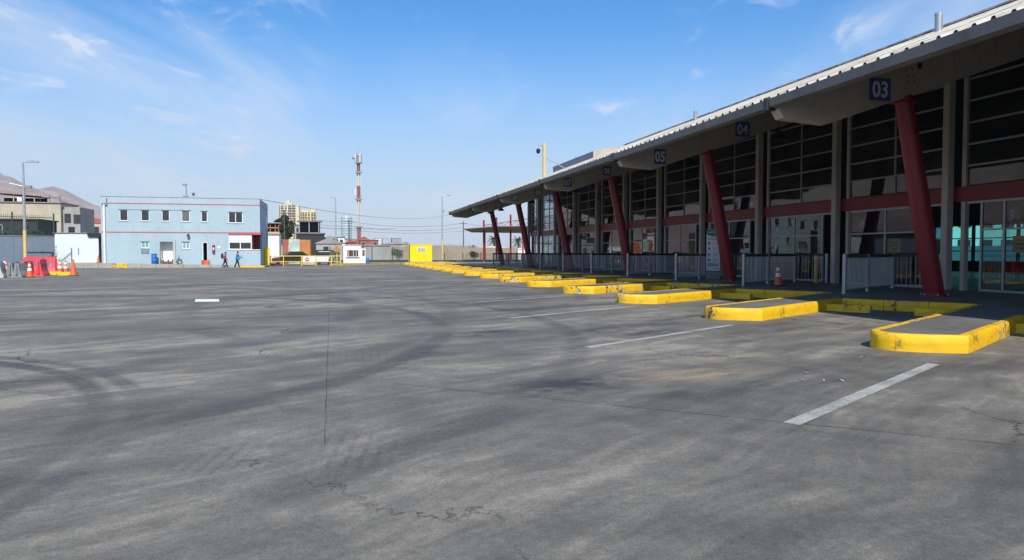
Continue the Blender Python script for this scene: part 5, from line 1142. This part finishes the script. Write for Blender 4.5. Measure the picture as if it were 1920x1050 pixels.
def palm(loc, label, h):
    t = thing('palm_tree', label, 'palm tree', loc); x, y, z = loc; MB().tube([(x, y, z), (x + .15, y, z + h * .5), (x + .1, y, z + h)], [.26, .2, .18], 10).build('trunk', 'trunk', t, smooth=True); b = MB()
    for k in range(26):
        a = 2.4 * k; el = R(70 - 115 * (k / 26)); l = random.uniform(1.5, 2.1); p0 = Vector((x + .1, y, z + h)); dr_ = Vector((math.cos(a), math.sin(a), 0)); prev = p0; n = 7
        for q in range(1, n + 1):
            u = q / n; p = p0 + dr_ * l * u * math.cos(el) + Vector((0, 0, l * u * math.sin(el) - l * .45 * u * u)); sd = dr_.cross(Vector((0, 0, 1)))
            for s in (-1, 1):
                tip = (p + prev) / 2 + sd * s * .42 * (1 - .6 * u) + dr_ * .12 - Vector((0, 0, .16)); b.poly([prev, p, tip])
            prev = p
    b.build('crown', 'palm', t)
palm((32.3, 148, 0), 'palm tree seen between the red columns, left one', 4.2); palm((38.0, 150, 0), 'palm tree seen between the red columns, right one', 4.0); palm((28.4, 152, 0), 'small palm top over the white shed', 2.2)
# cctv mast on the terminal roof
cv = thing('cctv_pole', 'pale yellow pole with dome camera and stay rising over the roof edge', 'pole', (12.0, 41.0, roofz(12)))
MB().cbox(11.92, 12.08, 40.92, 41.08, roofz(12) - .05, 7.80, .02).build('pole', 'ochre', cv); MB().tube([(11.92, 41, 7.66), (11.66, 41, 7.66), (11.64, 41, 7.45)], .025, 8).build('camera_arm', 'galv', cv); MB().lathe((11.64, 41, 7.16), [(.03, 0), (.1, .05), (.12, .13), (.12, .24), (.05, .3)], 14).build('dome_camera', 'dark', cv, smooth=True); MB().bar((12.08, 41, 6.95), (13.4, 41, roofz(13.4)), .04).build('stay', 'mull', cv)
# building seen through the hall's teal windows
for q, (a, b_, sag, lb) in enumerate((((-8.3, 128, 6.6), (2.4, 130, 5.3), .3, 'lowest slack cable over the hoarding'), ((2.4, 130, 5.3), (24.5, 140, 5.6), .5, 'slack cable low over the guard booth'), ((-9.5, 110, 5.6), (9.0, 112, 5.0), .3, 'thin cable above the picket fence roofs'))):
    a, b_ = Vector(a), Vector(b_); o = MB().tube([a.lerp(b_, k / 14) - Vector((0, 0, sag * 4 * (k / 14) * (1 - k / 14))) for k in range(15)], .02, 5).build('power_cable', 'black', org=tuple(a)); tag(o, lb, 'cable', 'overhead cables')
wb = house('white_block', 'white block with grid of windows seen through the terminal hall', 62, 80, 62, 10, 14, 'white', 'concrete', (), 0, None, 'building')
for k in range(6):
    for f in range(4):
        MB().box(61.93, 61.99, 63 + 1.5 * k, 63.9 + 1.5 * k, 1.2 + 2.8 * f, 2.7 + 2.8 * f).build('window', 'winglass', wb); MB().box(63 + 2.8 * k, 64.6 + 2.8 * k, 61.93, 61.99, 1.2 + 2.8 * f, 2.7 + 2.8 * f).build('window', 'winglass', wb)
tag(MB().box(60, 60.4, 20, 61, -.05, 2.0).build('street_wall', 'mint'), 'pale street wall seen through the terminal hall windows', 'wall')

# ------------------------------------------------------------------ sea haze
ht = bpy.data.materials.new('haze_air'); ht.use_nodes = True; hn = ht.node_tree; hn.nodes.clear()
pvn = hn.nodes.new('ShaderNodeVolumePrincipled'); pvn.inputs['Color'].default_value = (.86, .90, .97, 1); pvn.inputs['Density'].default_value = .00019; pvn.inputs['Anisotropy'].default_value = .2
hn.links.new(pvn.outputs[0], hn.nodes.new('ShaderNodeOutputMaterial').inputs['Volume'])
hzb = MB().box(-2750, 2750, -2750, 2750, -1.1, 345).build('haze', ht); tag(hzb, kind='stuff')
